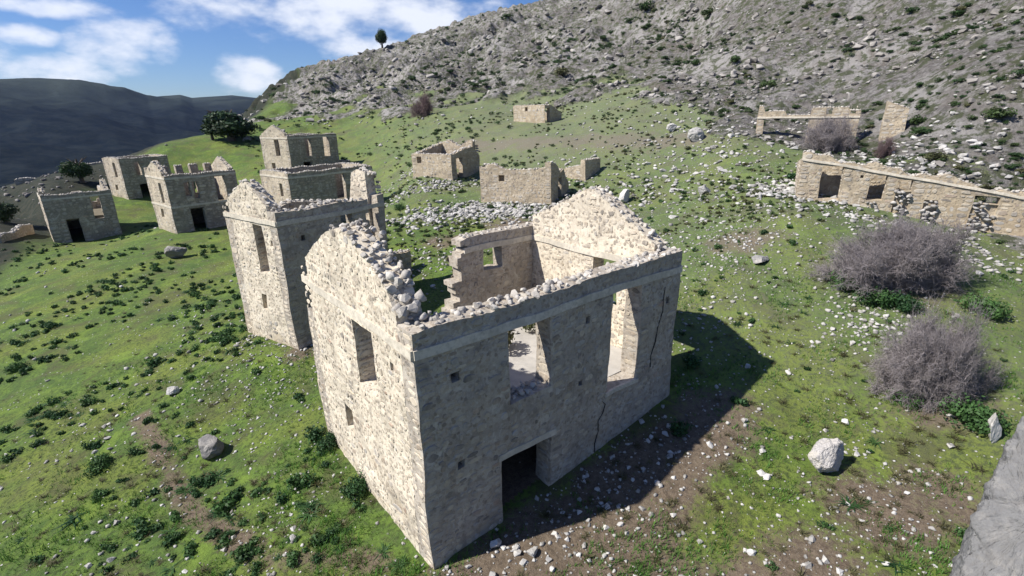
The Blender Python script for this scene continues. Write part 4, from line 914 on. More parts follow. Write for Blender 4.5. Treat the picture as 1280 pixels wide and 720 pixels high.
cand = []       # (x,y,z,size,zone,kind)
def zone_poly(cx, cy, n, spread, size, zone, kind, sizes_pow=2.0, r0=5.0):
    """stones scattered round the ground point seen at this place; spread in metres (along x, along y, turn)"""
    c = hit(cx, cy, r0)
    if c is None: return
    sx, sy, rot = spread; g = np.random.RandomState(int(cx*7+cy)); a = g.normal(size=(n, 2))*[sx, sy]; cr, sr = math.cos(rot), math.sin(rot)
    x = c[0]+a[:, 0]*cr-a[:, 1]*sr; y = c[1]+a[:, 0]*sr+a[:, 1]*cr; z = ground_h(x, y); s = size[0]+(size[1]-size[0])*g.rand(n)**sizes_pow
    for i in range(n):
        if not inside_any(x[i], y[i], .05): cand.append((x[i], y[i], z[i], s[i], zone, kind))
VIEW = R(52)
zone_poly(590, 262, 500, (4.0, 1.5, -.7), (.2, .7), 'rubble', 'r')
zone_poly(610, 268, 700, (4.5, 1.7, -.7), (.15, .6), 'rubble', 'r')
zone_poly(660, 262, 300, (3.5, 1.2, -.9), (.15, .6), 'rubble', 'r')
zone_poly(540, 232, 220, (3.0, 1.2, -.3), (.2, .6), 'rubble', 'r')
zone_poly(505, 222, 120, (2.5, 1.2, -.3), (.2, .6), 'rubble', 'r')
zone_poly(985, 238, 260, (1.6, 1.3, -.9), (.2, .65), 'rubble', 'r')
zone_poly(1000, 246, 120, (1.6, 1.0, -.9), (.2, .65), 'rubble', 'r')
zone_poly(1085, 392, 170, (1.0, .8, .5), (.08, .3), 'white', 'w')
zone_poly(1085, 420, 60, (.9, .6, .5), (.08, .3), 'white', 'w')
zone_poly(700, 222, 140, (2.6, 1.6, .3), (.2, .6), 'rubble', 'r')
zone_poly(860, 200, 160, (6, 3, .3), (.2, .8), 'slope', 'r')
zone_poly(800, 190, 200, (9, 5, .3), (.15, .7), 'slope', 'r')
zone_poly(950, 190, 250, (8, 5, .3), (.15, .7), 'slope', 'r')
zone_poly(880, 240, 200, (6, 3.5, .3), (.1, .45), 'slope', 'w')
zone_poly(900, 300, 420, (4.5, 3.5, .3), (.06, .26), 'slope', 'w')
zone_poly(940, 300, 200, (2.2, 1.4, .3), (.08, .3), 'slope', 'w')
zone_poly(860, 330, 160, (3.0, 2.5, .3), (.06, .24), 'slope', 'w')
zone_poly(1000, 480, 260, (5, 3.5, .3), (.04, .16), 'slope', 'w')
zone_poly(760, 650, 300, (2.3, 1.3, -.1), (.025, .24), 'yard', 'w', 4)
zone_poly(640, 700, 90, (1.2, .5, -.1), (.05, .3), 'yard', 'r', 3)
zone_poly(730, 700, 260, (2.2, 1.0, -.1), (.025, .2), 'yard', 'w', 4)
zone_poly(760, 580, 240, (2.6, 1.1, .05), (.05, .22), 'yard', 'w')
zone_poly(900, 640, 170, (2.4, 1.4, -.3), (.025, .18), 'yard', 'w', 4)
zone_poly(1120, 640, 320, (1.6, 1.0, .6), (.025, .2), 'yard', 'w', 4)
zone_poly(1050, 700, 200, (1.8, 1.2, .6), (.03, .14), 'yard', 'w')
zone_poly(300, 500, 200, (1.8, 2.6, .2), (.05, .2), 'left', 'w')
zone_poly(340, 470, 180, (1.2, 2.4, .2), (.05, .2), 'left', 'w')
zone_poly(370, 640, 180, (1.1, 1.2, .2), (.04, .16), 'left', 'w')
zone_poly(250, 600, 160, (1.6, 1.4, .2), (.04, .2), 'left', 'w')
zone_poly(270, 400, 160, (2.0, 5, .2), (.06, .28), 'left', 'w')
zone_poly(110, 540, 80, (2, 2.0, .2), (.08, .3), 'left', 'r')
zone_poly(385, 430, 60, (.8, .8, .2), (.1, .3), 'left', 'r')
zone_poly(320, 425, 30, (.6, .6, .2), (.12, .35), 'left', 'r')
zone_poly(490, 345, 120, (2.0, 1.6, .2), (.12, .4), 'rubble', 'r')
zone_poly(540, 320, 160, (3, 1.6, .2), (.12, .4), 'rubble', 'r')
zone_poly(1130, 285, 260, (3.5, 1.0, R(-57)), (.12, .4), 'rubble', 'r')
zone_poly(1230, 330, 160, (2.5, 1.0, R(-57)), (.1, .4), 'rubble', 'r')
zone_poly(60, 210, 90, (8, 10, .2), (.3, .8), 'terrace', 'r')
zone_poly(20, 250, 60, (6, 8, .2), (.4, 1.3), 'terrace', 'r')
zone_poly(1140, 200, 300, (4, 3, .3), (.2, .8), 'slope', 'r')
g = np.random.RandomState(15)
a_ = R(14)+g.rand(4200)*R(72); r_ = 30*np.exp(g.rand(4200)*math.log(130/30)); x_ = CAM[0]+r_*np.sin(a_); y_ = CAM[1]+r_*np.cos(a_); z_ = ground_h(x_, y_); keep_ = fbm(x_/7, y_/7, 4, 98) > -.02
for x, y, z, s in zip(x_[keep_], y_[keep_], z_[keep_], ((.12+.5*g.rand(4200)**4)*(r_/60)**.6)[keep_]):
    if not inside_any(x, y, .1): cand.append((x, y, z, s, 'slope', 'r'))
g = np.random.RandomState(5)           # thin scatter over the whole slope
a_ = R(-12)+g.rand(5200)*R(112); r_ = 7*np.exp(g.rand(5200)*math.log(75/7)); x_ = CAM[0]+r_*np.sin(a_); y_ = CAM[1]+r_*np.cos(a_); z_ = ground_h(x_, y_)
keep_ = (fbm(x_/3.2, y_/3.2, 4, 99)*1.6+.30*(a_ > R(22)) > .26)
for x, y, z, s in zip(x_[keep_], y_[keep_], z_[keep_], (.035+.22*g.rand(5200)**3*(1+r_/60))[keep_]):
    if not inside_any(x, y, .05): cand.append((x, y, z, s, 'slope', 'w'))
# crag blocks on the mountainside
g = np.random.RandomState(6)
a_ = R(10)+g.rand(26000)*R(92); r_ = 34*np.exp(g.rand(26000)*math.log(225/34)); x_ = CAM[0]+r_*np.sin(a_); y_ = CAM[1]+r_*np.cos(a_)
rm_ = rock_mask(x_, y_); cl = fbm(x_/7, y_/7, 3, 77); k_ = (g.rand(26000) < rm_*(.40+cl*2.2)); z_ = ground_h(x_, y_)
s_ = (.22+1.25*g.rand(26000)**4)*np.clip(r_/75, .55, 1.9)
crag = [(x, y, z, s, 'crag', 'r') for x, y, z, s in zip(x_[k_], y_[k_], z_[k_], s_[k_]) if not inside_any(x, y, .3)]
def seen(c):
    px, py, w = pix(c[:3]); return c[3]/w if (w > 0 and -5 < px < 1285 and -5 < py < 725) else 0.0
def emit(cands, n_ind, zone_labels, individual_name, stuff_name, lo, hi):
    # 1st: hide-tested? stones behind the big ruin are skipped as individuals
    def hidden(c):
        d = np.array(c[:3])+np.array([0, 0, .1])-CAM
        for t in np.linspace(.3, .98, 36):
            q = CAM+d*t
            if -.1 < q[0] < 9.5 and -.1 < q[1] < 7.1 and q[2] < 5.6: return True
            if 1 < q[0] < 6.5 and 13.5 < q[1] < 19 and q[2] < 5.8: return True
        return False
    cands.sort(key=seen, reverse=True); ind = []; rest = []
    for c in cands:
        if c[4] != 'terrace' and len(ind) < n_ind and seen(c) > 0 and not hidden(c): ind.append(c)
        else: rest.append(c)
    for x, y, z, s, zone, kind in ind:
        lab, grp = zone_labels[zone]; wh = where(x, y); big = ('large' if s/(1e-6+np.hypot(x-CAM[0], y-CAM[1])) > .02 else 'small'); lab = big+' '+lab+' '+wh; grp = grp+', '+big+', '+wh; o = link(individual_name, random.choice(LOOSE if kind == 'w' else CRAGS if zone == 'crag' else RUBS), None, (x, y, z+s*.12)); o.scale = (s, s, s*random.uniform(.8, 1.2)); o.rotation_euler = (random.uniform(-.3, .3), random.uniform(-.3, .3), random.uniform(0, 6.28)); tag(o, lab, 'stone', grp)
    for k in sorted({c[4] for c in rest}):
        items = [(random.choice(LOOSE if c[5] == 'w' else RUBS), (c[0], c[1], c[2]+c[3]*.1), c[3], (random.uniform(-.4, .4), random.uniform(-.4, .4), random.uniform(0, 6.28))) for c in rest if c[4] == k]
        o = join_rocks(stuff_name, items, RUBBLE_STUFF, *(((.10, .09, .085), (.22, .21, .20)) if k == 'terrace' else (lo, hi))); tag(o, kind='stuff', label=zone_labels[k][1])
ZL = {'rubble': ('grey fallen block', 'fallen blocks in the rubble'), 'white': ('white heaped stone', 'white stone heap by the shrubs'),
      'slope': ('pale loose stone in the turf', 'loose stones on the right slope'), 'yard': ('pale stone on bare ground', 'stones on the ground before the large ruin'),
      'left': ('grey stone in green grass', 'stones in the left grass'), 'terrace': ('grey terrace block', 'blocks among the left terraces'),
      'crag': ('grey limestone crag block', 'limestone blocks on the mountainside')}
emit(cand, 300, ZL, 'loose_stone', 'scattered_rubble', (.16, .155, .145), (.52, .51, .49))
emit(crag, 150, ZL, 'crag_block', 'crag_blocks', (.09, .085, .08), (.36, .345, .33))

# ------------------------------------------------------------------ plants
def rosette(seed, n=26, L=.42, wd=.045, name='leafy_plant', mat=LEAF, up=.75):
    r = np.random.RandomState(seed); V = []; F = []; C = []
    for i in range(n):
        a = r.rand()*6.283; e = up*r.uniform(.45, 1.2); l = L*r.uniform(.6, 1.1); w = wd*r.uniform(.7, 1.2); b0 = r.normal(size=2)*.06; k = r.uniform(.65, 1.25)
        d = np.array([math.cos(a), math.sin(a)]); s = np.array([-d[1], d[0], 0]); b = len(V)
        for j in range(4):
            t = j/3; rad = l*t*math.cos(e)*(1+.25*t); z = l*(math.sin(e)*t-.45*t*t*(1.2-e*.4))
            c = np.array([b0[0]+d[0]*rad, b0[1]+d[1]*rad, max(z, .01)]); ww = w*(1-.85*t*t)*(.7+.6*t*(1-t)*2)
            V += [c-s*ww/2, c+s*ww/2]; C += [(k*(.8+.35*t),)*3]*2
        F += [(b+2*j, b+2*j+1, b+2*j+3, b+2*j+2) for j in range(3)]
    return mesh_np(name, V, np.array(F), mat, np.array(C))
def leaf_mass(seed, n, rad, leaf, name, mat, lumps=9, shape=(1, 1, .7), zc=.55, hollow=.55, V0=None):
    """crown: many small leaf faces gathered in uneven clumps"""
    r = np.random.RandomState(seed); cs = []
    for i in range(lumps):
        v = r.normal(size=3); v /= np.linalg.norm(v); v *= r.uniform(.2, .65); v[2] = abs(v[2])*.9-.15 if zc < .7 else v[2]; cs.append((v*np.array(shape)*rad, rad*r.uniform(.26, .52), r.uniform(.7, 1.25)))
    k = r.randint(0, lumps, n); cc = np.array([c[0] for c in cs])[k]; cr = np.array([c[1] for c in cs])[k]; ck = np.array([c[2] for c in cs])[k]
    d = r.normal(size=(n, 3)); d /= np.linalg.norm(d, axis=1)[:, None]; P = cc+d*(cr*(hollow+(1-hollow)*r.rand(n))*r.uniform(.85, 1.15, n))[:, None]*np.array([1, 1, .85]); P[:, 2] += zc*rad
    P[:, 2] = np.maximum(P[:, 2], .02*rad)
    nr_ = d+r.normal(size=(n, 3))*.5; nr_ /= np.linalg.norm(nr_, axis=1)[:, None]; u = np.cross(nr_, r.normal(size=(n, 3))); u /= np.linalg.norm(u, axis=1)[:, None]; v = np.cross(nr_, u); s = leaf*r.uniform(.6, 1.3, n)[:, None]
    V = np.stack([P-u*s, P+v*s*.6, P+u*s, P-v*s*.6], 1).reshape(-1, 3); F = np.arange(4*n).reshape(-1, 4); C = np.repeat((ck*r.uniform(.75, 1.25, n))[:, None]*np.ones((1, 3)), 4, 0)
    return mesh_np(name, V, F, mat, C)
ROS = [rosette(400+i, 26+i*3, .36+.03*i, .05) for i in range(5)]
CLUMP = [leaf_mass(500+i, 320, .42, .05, 'leafy_plant', LEAF, 7, zc=.3) for i in range(5)]
DRY = [rosette(430+i, 40, .26, .02, 'dry_tuft', LEAFDRY, 1.0) for i in range(3)]
SMALL = [leaf_mass(580+i, 150, .28, .045, 'leafy_plant', LEAF, 6, zc=.25) for i in range(4)]
FARCLUMP = [leaf_mass(560+i, 90, .42, .085, 'leafy_plant', LEAF, 6, zc=.3) for i in range(5)]
THICKET = [leaf_mass(590+i, 1800, .42, .024, 'leafy_plant', LEAF, 14, zc=.3) for i in range(2)]
SCRUB = [leaf_mass(520+i, 420, .5, .055, 'hillside_bush', LEAFDARK, 8, zc=.45) for i in range(6)]
SCRUBO = [leaf_mass(540+i, 420, .5, .05, 'hillside_bush', LEAFOLIVE, 8, zc=.45) for i in range(3)]
placed = []
def put_plant(x, y, s, meshes, name, label, cat, group, zs=1.0):
    z = gh(x, y); o = link(name, random.choice(meshes), None, (x, y, z-.03*s)); o.scale = (s, s, s*zs); o.rotation_euler = (0, 0, random.uniform(0, 6.28)); tag(o, label, cat, group); placed.append((x, y)); return o
# plants one can point to, at the places where they grow
for px, py, s, kind, lab in [(412, 556, 1.9, 'c', 'upper of two big green plants growing against the foot of the sunlit gable wall'), (448, 612, 1.9, 'c', 'lower of two big green plants against the foot of the sunlit gable wall'),
        (320, 466, 1.1, 'c', 'round dark green plant between the two nearest houses on the left grass'), (125, 585, 2.0, 'c', 'big dark green clump among grey rocks at lower left'), (115, 560, 1.2, 'c', 'dark clump just above the big one at lower left'),
        (170, 565, .9, 'c', 'dark clump right of the big one at lower left'), (22, 462, 1.9, 'c', 'wide dark bush at the left edge of the slope'), (390, 632, 1.0, 'r', 'strap leaved plant below the two wall foot plants'),
        (290, 648, 1.1, 'r', 'strap leaved plant right of the worn track'), (412, 676, .9, 'r', 'strap leaved plant near the bottom edge by the gable corner'), (500, 706, .9, 'r', 'green tuft at the very foot of the near house corner'),
        (535, 712, .8, 'r', 'green tuft in front of the near house corner'), (480, 690, .8, 'r', 'green tuft left of the near house corner'), (959, 536, 1.0, 'r', 'bright strap leaved rosette alone left of the white boulder'),
        (1065, 632, 1.2, 'r', 'low green rosette below the white boulder'), (1088, 628, .9, 'r', 'smaller rosette touching the one below the white boulder'), (1095, 553, .9, 'r', 'dark green plant right of the white boulder'),
        (1208, 528, 3.0, 'c', 'bushy green plant at the foot of the lower grey shrub'), (1092, 378, 2.9, 'c', 'green thicket growing under the left of the wide grey shrub'), (1052, 358, 2.6, 'c', 'green plants at the left end of the wide grey shrub'), (1225, 392, 2.9, 'c', 'green thicket right of the two grey shrubs'),
        (1140, 500, 2.6, 'c', 'green undergrowth showing inside the front of the lower grey shrub'), (1125, 385, 2.4, 'c', 'green leaves between the two grey shrubs'),
        (500, 262, 2.4, 'c', 'rounded dark green bush in the grass between the second ruin and the huts'), (988, 222, 1.8, 'c', 'rounded green bush left of the long wall'), (722, 232, 1.7, 'c', 'dark green plant beside the small wall right of the square hut'),
        (860, 455, 1.6, 'c', 'dark plant in the shade at the far corner of the large ruin'), (850, 540, 1.5, 'c', 'dark plant in the shadow of the large ruin'), (925, 505, 1.2, 'c', 'green plant at the edge of the shadow of the large ruin'),
        (870, 350, 1.2, 'r', 'green plant just right of the far corner of the large ruin'), (878, 368, 1.0, 'c', 'clump beneath the plant at the far corner'), (897, 310, .95, 'c', 'dark clump on the stony grass right of the far gable'), (955, 292, .9, 'c', 'clump among small stones right of the far gable'), (991, 305, 1.0, 'c', 'clump left of the wide grey shrub'),
        (980, 380, 1.0, 'r', 'spiky plant on the grass left of the white stone heap'), (1010, 372, .9, 'r', 'spiky plant left of the green thicket'), (970, 408, 1.0, 'r', 'lower left spiky plant before the white stone heap'), (988, 428, .9, 'r', 'spiky plant below the others by the white stone heap'),
        (832, 290, 1.1, 'c', 'clump behind the far gable of the large ruin'), (815, 262, 1.0, 'c', 'clump above the far gable of the large ruin'), (1252, 590, 1.0, 'r', 'plant behind the smooth grey rock'), (1196, 420, 1.2, 'r', 'tuft right of the lower grey shrub')]:
    p = hit(px, py, 4)
    if inside_any(p[0], p[1], .15):
        c, d = ray(px, py)
        for k in range(30):
            q = p-np.array([d[0], d[1], 0])/np.hypot(d[0], d[1])*.1*k
            if not inside_any(q[0], q[1], .2): p = q; break
    put_plant(p[0], p[1], s*.78, (THICKET if s >= 1.9 else CLUMP) if kind == 'c' else ROS, 'leafy_plant', lab, 'plant', None)
# a few plants among ruins floors
for x, y, s in [(5.4, 4.2, 1.7), (4.4, 3.6, 1.2), (7.6, 4.8, 1.3)]:
    o = link('floor_shrub', SCRUBO[0], None, (x, y, 2.3)); o.scale = (s, s, s*1.1); o.rotation_euler = (0, 0, x); tag(o, 'yellowish shrub growing on the upper floor inside the large ruin', 'shrub', 'shrubs inside the large ruin')
# the many leaf clumps of the slope
g = np.random.RandomState(8); many = []
n_ = 15000; a_ = R(-13)+g.rand(n_)*R(108); r_ = 8*np.exp(g.rand(n_)*math.log(85/8)); x_ = CAM[0]+r_*np.sin(a_); y_ = CAM[1]+r_*np.cos(a_)
cl = fbm(x_/4.5, y_/4.5, 3, 123); lf = sstep(R(34), R(14), a_); pr = np.clip((cl+.18)*2.6, 0, 1)*(.09+.62*lf)*np.clip((r_/30)**1.6, .07, 1)
for x, y, k, c, L_, r in zip(x_, y_, g.rand(n_) < pr, cl, lf, r_):
    if k and not inside_any(x, y, .35) and rock_mask(np.array([x]), np.array([y]))[0] < .5:
        if x > 0 and -4.5 < y < 0 and x < 10: continue
        many.append((x, y, gh(x, y), (.45+.75*g.rand()**1.6)*(.8+.5*L_), L_, 0))
many.sort(key=seen, reverse=True)
for i, (x, y, z, s, L_, _) in enumerate(many[:300]):
    lft = L_ > .5; kd = random.choice([0, 1, 1, 2] if lft else [0, 1, 2, 2]); nm = ('bushy dark green clump ', 'low leafy plant ', 'strap leaved rosette ')[kd]; sz_ = 'big ' if s > .95 else '' if s > .6 else 'small '
    put_plant(x, y, s*.8, (CLUMP, SMALL, ROS)[kd], 'leafy_plant', sz_+nm+where(x, y), 'plant', sz_+nm+where(x, y))
def join_plants(name, items, meshes, mat, label):
    V = []; F = []; C = []; b = 0; cache = []
    for me in meshes:
        v = np.empty(len(me.vertices)*3); me.vertices.foreach_get('co', v); f = np.empty(len(me.polygons)*4, int); me.loops.foreach_get('vertex_index', f); c = np.empty(len(me.vertices)*4); me.color_attributes[0].data.foreach_get('color', c); cache.append((v.reshape(-1, 3), f.reshape(-1, 4), c.reshape(-1, 4)[:, :3]))
    for x, y, z, s in items:
        v, f, c = random.choice(cache); k = min(len(f), max(90, int(len(f)*.45))); v = v[:f[k-1].max()+1]; f = f[:k]; c = c[:len(v)]
        V.append(v@rotm(0, 0, random.uniform(0, 6.28)).T*s+np.array([x, y, z])); F.append(f+b); b += len(v); C.append(c*random.uniform(.7, 1.2))
    o = link(name, mesh_np(name, np.concatenate(V), np.concatenate(F), mat, np.concatenate(C))); tag(o, label, kind='stuff')
join_plants('ground_cover', [(m_[0], m_[1], m_[2], m_[3]*.75) for m_ in many[300:4500]], FARCLUMP, LEAF, 'leafy ground cover farther up the slope')

g = np.random.RandomState(18); n_ = 9000; a_ = R(12)+g.rand(n_)*R(75); r_ = 30*np.exp(g.rand(n_)*math.log(150/30)); x_ = CAM[0]+r_*np.sin(a_); y_ = CAM[1]+r_*np.cos(a_); z_ = ground_h(x_, y_); rm_ = rock_mask(x_, y_); cl = fbm(x_/6, y_/6, 4, 222)
k_ = (rm_ < .6) & (g.rand(n_) < np.clip(.35+cl*1.8, 0, 1)); tus = [(x, y, z, s) for x, y, z, s in zip(x_[k_], y_[k_], z_[k_], ((.35+.5*g.rand(n_)**2)*(r_/60)**.5)[k_]) if not inside_any(x, y, .2)]
join_plants('slope_tussocks', tus[::2], FARCLUMP, LEAFDARK, 'dark tussocks on the upper grass slope')
join_plants('olive_tussocks', tus[1::2], FARCLUMP, LEAFOLIVE, 'olive tussocks on the upper grass slope')
# scrub bushes on the rocky mountainside
def bush(px, py, wpx, label=None, group=None, meshes=SCRUB, zs=.8, name='hillside_bush'):
    p = hit(px, py)
    if p is None: return
    w = pix(p)[2]; s = wpx*w/FPX; put_plant(p[0], p[1], s, meshes, name, label, 'bush', group, zs)
for px, py, w, ms, lab in [(1248, 148, 40, SCRUB, 'big dark bush on the rocky slope at the right edge'), (1163, 202, 38, SCRUBO, 'round olive green bush above the long wall'), (1275, 95, 26, SCRUB, 'dark bush above the big one at the right edge'), (1148, 155, 30, SCRUB, 'flat dark bush upper right above the wall stub'),
        (1150, 168, 30, SCRUB, 'second flat dark bush just below the other above the wall stub'), (1062, 178, 26, SCRUB, 'dark green bush behind the pale wall fragment'), (1045, 178, 34, SCRUBO, 'yellow green bush in front of the pale wall fragment'), (1022, 180, 30, SCRUBO, 'grey green bush before the doorway of the pale wall fragment'),
        (922, 78, 26, SCRUB, 'dark bush halfway up the crags'), (962, 110, 30, SCRUB, 'bush low on the crags above the pale wall fragment'), (870, 82, 24, SCRUB, 'bush on the crags left of the middle one'), (700, 95, 28, SCRUBO, 'grey bush at the foot of the crags'), (806, 14, 30, SCRUB, 'dark bush high on the crags near the top edge'),
        (343, 112, 12, SCRUB, 'small round bush on the left end of the skyline'), (635, 22, 16, SCRUB, 'bush on the skyline near the top edge'), (886, 20, 26, SCRUB, 'bush near the top edge right of the crag summit'), (1140, 15, 22, SCRUB, 'bush near the top edge at right'), (1195, 20, 22, SCRUB, 'second bush near the top edge at right')]:
    bush(px, py, w, lab, None, ms, .8)
g = np.random.RandomState(9); hb = []
n_ = 13000; a_ = R(11)+g.rand(n_)*R(84); r_ = 36*np.exp(g.rand(n_)*math.log(240/36)); x_ = CAM[0]+r_*np.sin(a_); y_ = CAM[1]+r_*np.cos(a_); rm_ = rock_mask(x_, y_); cl = fbm(x_/10, y_/14, 3, 200); z_ = ground_h(x_, y_)
for i in range(n_):
    if g.rand() < (.15+.42*rm_[i])*np.clip(.6+cl[i]*2.2, 0, 1.3) and not inside_any(x_[i], y_[i], .8): hb.append((x_[i], y_[i], z_[i], (.9+1.6*g.rand()**2)*np.clip(r_[i]/120, .42, 1.3), 0, 0))
hb.sort(key=seen, reverse=True)
for x, y, z, s, _, _ in hb[:280]: put_plant(x, y, s, SCRUB+SCRUBO[:1], 'hillside_bush', ('broad' if s > 1.6 else 'small')+' dark scrub bush '+where(x, y), 'bush', ('broad' if s > 1.6 else 'small')+' scrub bushes '+where(x, y), .75)
join_plants('mountainside_scrub', [(h_[0], h_[1], h_[2], h_[3]) for h_ in hb[280:]], SCRUB, LEAFDARK, 'farther scrub on the mountainside')

g = np.random.RandomState(28); dr = []
for px, py, n, sp in ((760, 640, 60, 2.2), (1100, 640, 70, 2), (1180, 560, 40, 1.2), (1130, 470, 30, 1.5), (300, 660, 60, 2), (230, 600, 50, 1.6), (980, 560, 50, 3), (420, 640, 30, 1.2), (1000, 430, 70, 4), (900, 330, 70, 4), (200, 450, 90, 5), (100, 600, 50, 2.5)):
    q = hit(px, py, 4)
    for _ in range(n):
        x, y = q[0]+g.normal()*sp, q[1]+g.normal()*sp
        if not inside_any(x, y, .1): dr.append((x, y, gh(x, y), g.uniform(.35, 1.1)))
join_plants('dry_grass_tufts', dr, DRY, LEAFDRY, 'dry straw coloured grass tufts')
# trees
def tube(mb, pts, rads, n=6, c=(.5, .5, .5)):
    vs = []; fs = []
    for i, (p, r) in enumerate(zip(pts, rads)):
        d = (Vector(pts[min(i+1, len(pts)-1)])-Vector(pts[max(i-1, 0)])).normalized(); a = d.orthogonal().normalized(); b = d.cross(a)
        vs += [tuple(Vector(p)+(a*math.cos(k*6.283/n)+b*math.sin(k*6.283/n))*r) for k in range(n)]
    for i in range(len(pts)-1): fs += [(i*n+k, i*n+(k+1) % n, (i+1)*n+(k+1) % n, (i+1)*n+k) for k in range(n)]
    mb.add(vs, fs, c)
def tree(px, py, wpx, hpx, label, seed, trunk=.25, mat=LEAFTREE, n=2600):
    p = hit(px, py); w = pix(p)[2]; Wm = wpx*w/FPX; Hm = hpx*w/FPX; root = empty('tree', tuple(p-np.array([0, 0, .2]))); tag(root, label, 'tree'); r = random.Random(seed)
    mb = MB(); tube(mb, [(0, 0, 0), (r.uniform(-.1, .1)*Wm*.3, 0, Hm*.3), (0, r.uniform(-.1, .1)*Wm, Hm*.65)], [Wm*.06, Wm*.045, Wm*.02])
    mb.build('trunk', BARK, root)
    lm = MB()
    for i in range(7):
        a = r.uniform(0, 6.28); z0 = Hm*r.uniform(.2, .5); tube(lm, [(0, 0, z0), (math.cos(a)*Wm*.14, math.sin(a)*Wm*.14, z0+Hm*.12), (math.cos(a)*Wm*.24, math.sin(a)*Wm*.24, z0+Hm*.2)], [Wm*.025, Wm*.015, Wm*.006], 5)
    lm.build('branch', BARK, root)
    me = leaf_mass(seed, n*2, 1.0, .06, 'crown', mat, 16, (.75, .75, .8), zc=1.0, hollow=.3); c = link('crown', me, root); c.scale = (Wm*.5, Wm*.5, Hm*(1-trunk)*.5); c.location = (0, 0, Hm*trunk-Hm*.10)
    return root
p_ = None
tree(478, 60, 22, 31, 'lone upright dark tree standing on the skyline of the crags', 61, .02, n=3600)
tree(289, 176, 84, 56, 'big rounded dark evergreen tree at the edge of the green slope below the skyline', 62, .05, n=5000)
tree(266, 175, 34, 30, 'smaller dark tree against the left side of the big evergreen', 63, .05)
tree(103, 228, 46, 46, 'rounded olive green tree behind the leftmost houses', 64, .05, LEAFDARK)
tree(8, 278, 44, 44, 'dark tree at the left edge below the terraces', 65, .05)

def twiggy(seed, n1, H, Wd, name, mat, levels=3, thick=.03, droop=.2, tw=.006):
    """bare shrub: stems that fork into a haze of twigs"""
    r = np.random.RandomState(seed); segs = []
    def grow(p, d, l, rad, lv):
        steps = 3 if lv else 4
        for s in range(steps):
            q = p+d*l/steps; segs.append((p, q, rad*(1-.22*s), rad*(1-.22*(s+1)))); 
            if lv < levels:
                for _ in range(3 if lv == 0 else 4):
                    nd = d+r.normal(size=3)*(.55+.12*lv); nd[2] += .15; nd /= np.linalg.norm(nd); grow(q, nd, l*r.uniform(.42, .68), max(rad*.5, tw), lv+1)
            d = d+r.normal(size=3)*.18; d /= np.linalg.norm(d); p = q
    for i in range(n1):
        a = r.rand()*6.283; e = math.acos(r.uniform(.35, .98)); d = np.array([math.cos(a)*math.sin(e)*Wd, math.sin(a)*math.sin(e)*Wd, math.cos(e)]); l = np.linalg.norm(d*np.array([1, 1, H])); d /= np.linalg.norm(d)
        grow(np.array([r.normal()*.18*Wd, r.normal()*.18*Wd, 0]), d, H*.62*r.uniform(.8, 1.15), thick, 0)
    A_ = np.array([s[0] for s in segs]); B_ = np.array([s[1] for s in segs]); ra = np.array([s[2] for s in segs]); rb = np.array([s[3] for s in segs])
    dd = B_-A_; dd /= np.linalg.norm(dd, axis=1)[:, None]; u = np.cross(dd, [.3, .5, .81]); u /= np.linalg.norm(u, axis=1)[:, None]; v = np.cross(dd, u); Vs = []
    for P, rad in ((A_, ra), (B_, rb)):
        for k in range(3): Vs.append(P+(u*math.cos(k*2.094)+v*math.sin(k*2.094))*rad[:, None])
    n = len(segs); V = np.stack(Vs, 1).reshape(-1, 3); b = np.arange(n)[:, None]*6; F = np.concatenate([b+np.array([[k, (k+1) % 3, 3+(k+1) % 3, 3+k]]) for k in range(3)])
    V[:, 2] = np.maximum(V[:, 2], .0); C = np.repeat(r.uniform(.75, 1.2, n), 6)[:, None]*np.ones((1, 3))
    return mesh_np(name, V, F, mat, C), n
def shrub(px, py, wpx, hpx, label, seed, n1=26, mat=TWIG, name='bare_shrub', levels=3, thick=.03):
    p = hit(px, py); w = pix(p)[2]; Wm = wpx*w/FPX; Hm = hpx*w/FPX; me, n = twiggy(seed, int(n1*1.15), 1.0, 1.0, 'twigs', mat, levels, .014, tw=.0024)
    V = np.empty(len(me.vertices)*3); me.vertices.foreach_get('co', V); V = V.reshape(-1, 3); ex = np.percentile(np.abs(V[:, 0]), 99); ez = np.percentile(V[:, 2], 99)
    o = link(name, me, None, tuple(p-np.array([0, 0, .1]))); o.scale = (Wm/2/ex, Wm/2/ex*.75, Hm/ez); o.rotation_euler = (0, 0, -YAW); tag(o, label, 'shrub'); placed.append((p[0], p[1])); return p
shrub(1118, 352, 160, 72, 'wide bare grey purple shrub on the right, upper of the two', 71, 34)
shrub(1150, 494, 126, 100, 'bare grey brown shrub on the right, lower of the two, above the smooth rock', 72, 34)
shrub(530, 146, 30, 26, 'bare purple brown tree alone on the green slope below the crags', 73, 12, TWIGRED, 'bare_tree')
shrub(1035, 190, 60, 40, 'bare grey thicket between the long wall and the pale wall fragment', 74, 16)
shrub(1106, 196, 26, 24, 'small bare reddish bush at the foot of the wall stub', 75, 10, TWIGRED)

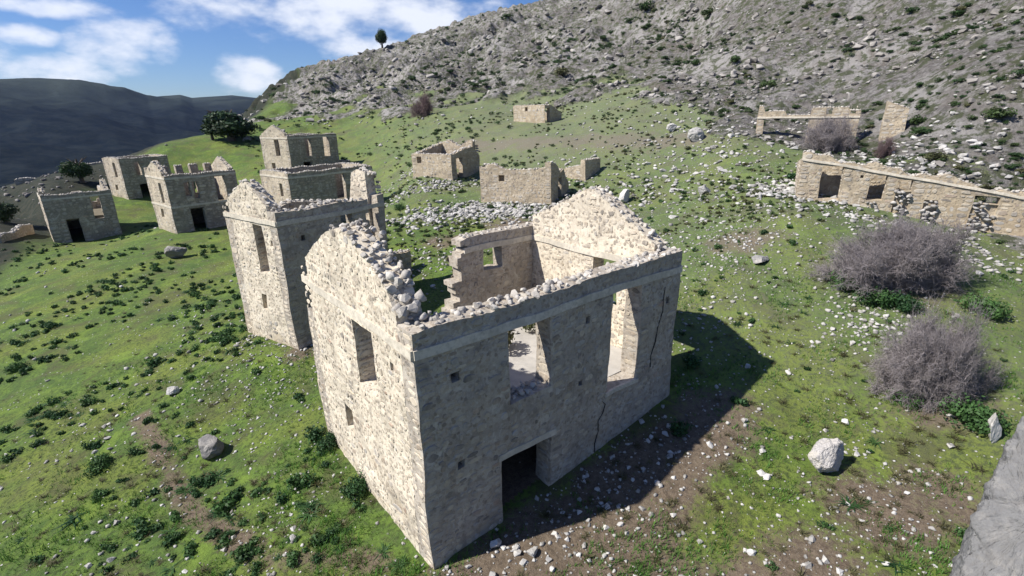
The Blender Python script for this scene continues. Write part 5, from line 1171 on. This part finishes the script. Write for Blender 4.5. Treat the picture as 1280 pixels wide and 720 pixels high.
# short turf where it is near enough to show
g = np.random.RandomState(12); n_ = 52000
a_ = R(-16)+g.rand(n_)*R(112); r_ = 6.5*np.exp(g.rand(n_)**.85*math.log(30/6.5)); x_ = CAM[0]+r_*np.sin(a_); y_ = CAM[1]+r_*np.cos(a_); z_ = ground_h(x_, y_)
so_ = np.maximum(seg(x_, y_, .5, -1.6, 9.5, -1.6, 1.6), seg(x_, y_, 1, -3.2, 7, -6.5, 1.3)*.8)
den = fbm(x_/1.4, y_/1.4, 3, 44)
k_ = (g.rand(n_) < np.clip(.55+den*1.4, .05, 1)*(1-.85*so_)) & ~((x_ > -.15) & (x_ < 9.6) & (y_ > -.15) & (y_ < 7.15))
x_, y_, z_ = x_[k_], y_[k_], z_[k_]; n_ = len(x_)
nb = 4; bx = np.repeat(x_, nb)+g.normal(size=n_*nb)*.035; by = np.repeat(y_, nb)+g.normal(size=n_*nb)*.035; bz = np.repeat(z_, nb)-.01; aa = g.rand(n_*nb)*6.283; ln = g.uniform(.03, .10, n_*nb)*np.repeat(np.clip(1+den[k_]*2.2, .6, 2.0), nb); wd = .012
V = np.stack([np.stack([bx-np.cos(aa)*wd, by-np.sin(aa)*wd, bz], -1), np.stack([bx+np.cos(aa)*wd, by+np.sin(aa)*wd, bz], -1), np.stack([bx-np.sin(aa)*ln*.6, by+np.cos(aa)*ln*.6, bz+ln], -1)], 1).reshape(-1, 3)
tone = np.repeat(np.stack([.9+.5*np.clip(-den[k_]*1.5, -.4, 1), np.ones(n_), .9+.6*np.clip(-den[k_], 0, 1)], -1)*g.uniform(.5, 1.05, n_)[:, None], nb*3, 0)
tag(link('grass', mesh_np('grass', V, np.arange(len(V)).reshape(-1, 3), GRASS, tone)), 'short green turf on the near slope', kind='stuff')

# ------------------------------------------------------------------ air
def haze():
    bm = bmesh.new(); bmesh.ops.create_cube(bm, size=1.0)
    for v in bm.verts: v.co = Vector((v.co.x*6400, v.co.y*6400, -170+ (v.co.z+.5)*620))
    me = D.meshes.new('haze'); bm.to_mesh(me); bm.free()
    m = D.materials.new('haze'); m.use_nodes = True; t = m.node_tree; t.nodes.clear(); o = N(t, 'ShaderNodeOutputMaterial')
    v = N(t, 'ShaderNodeVolumePrincipled', Density=.00004, Anisotropy=.3); v.inputs['Color'].default_value = (.42, .58, 1, 1); t.links.new(v.outputs[0], o.inputs['Volume']); me.materials.append(m)
    tag(link('haze', me), 'thin blue haze over the valley', kind='stuff')
haze()
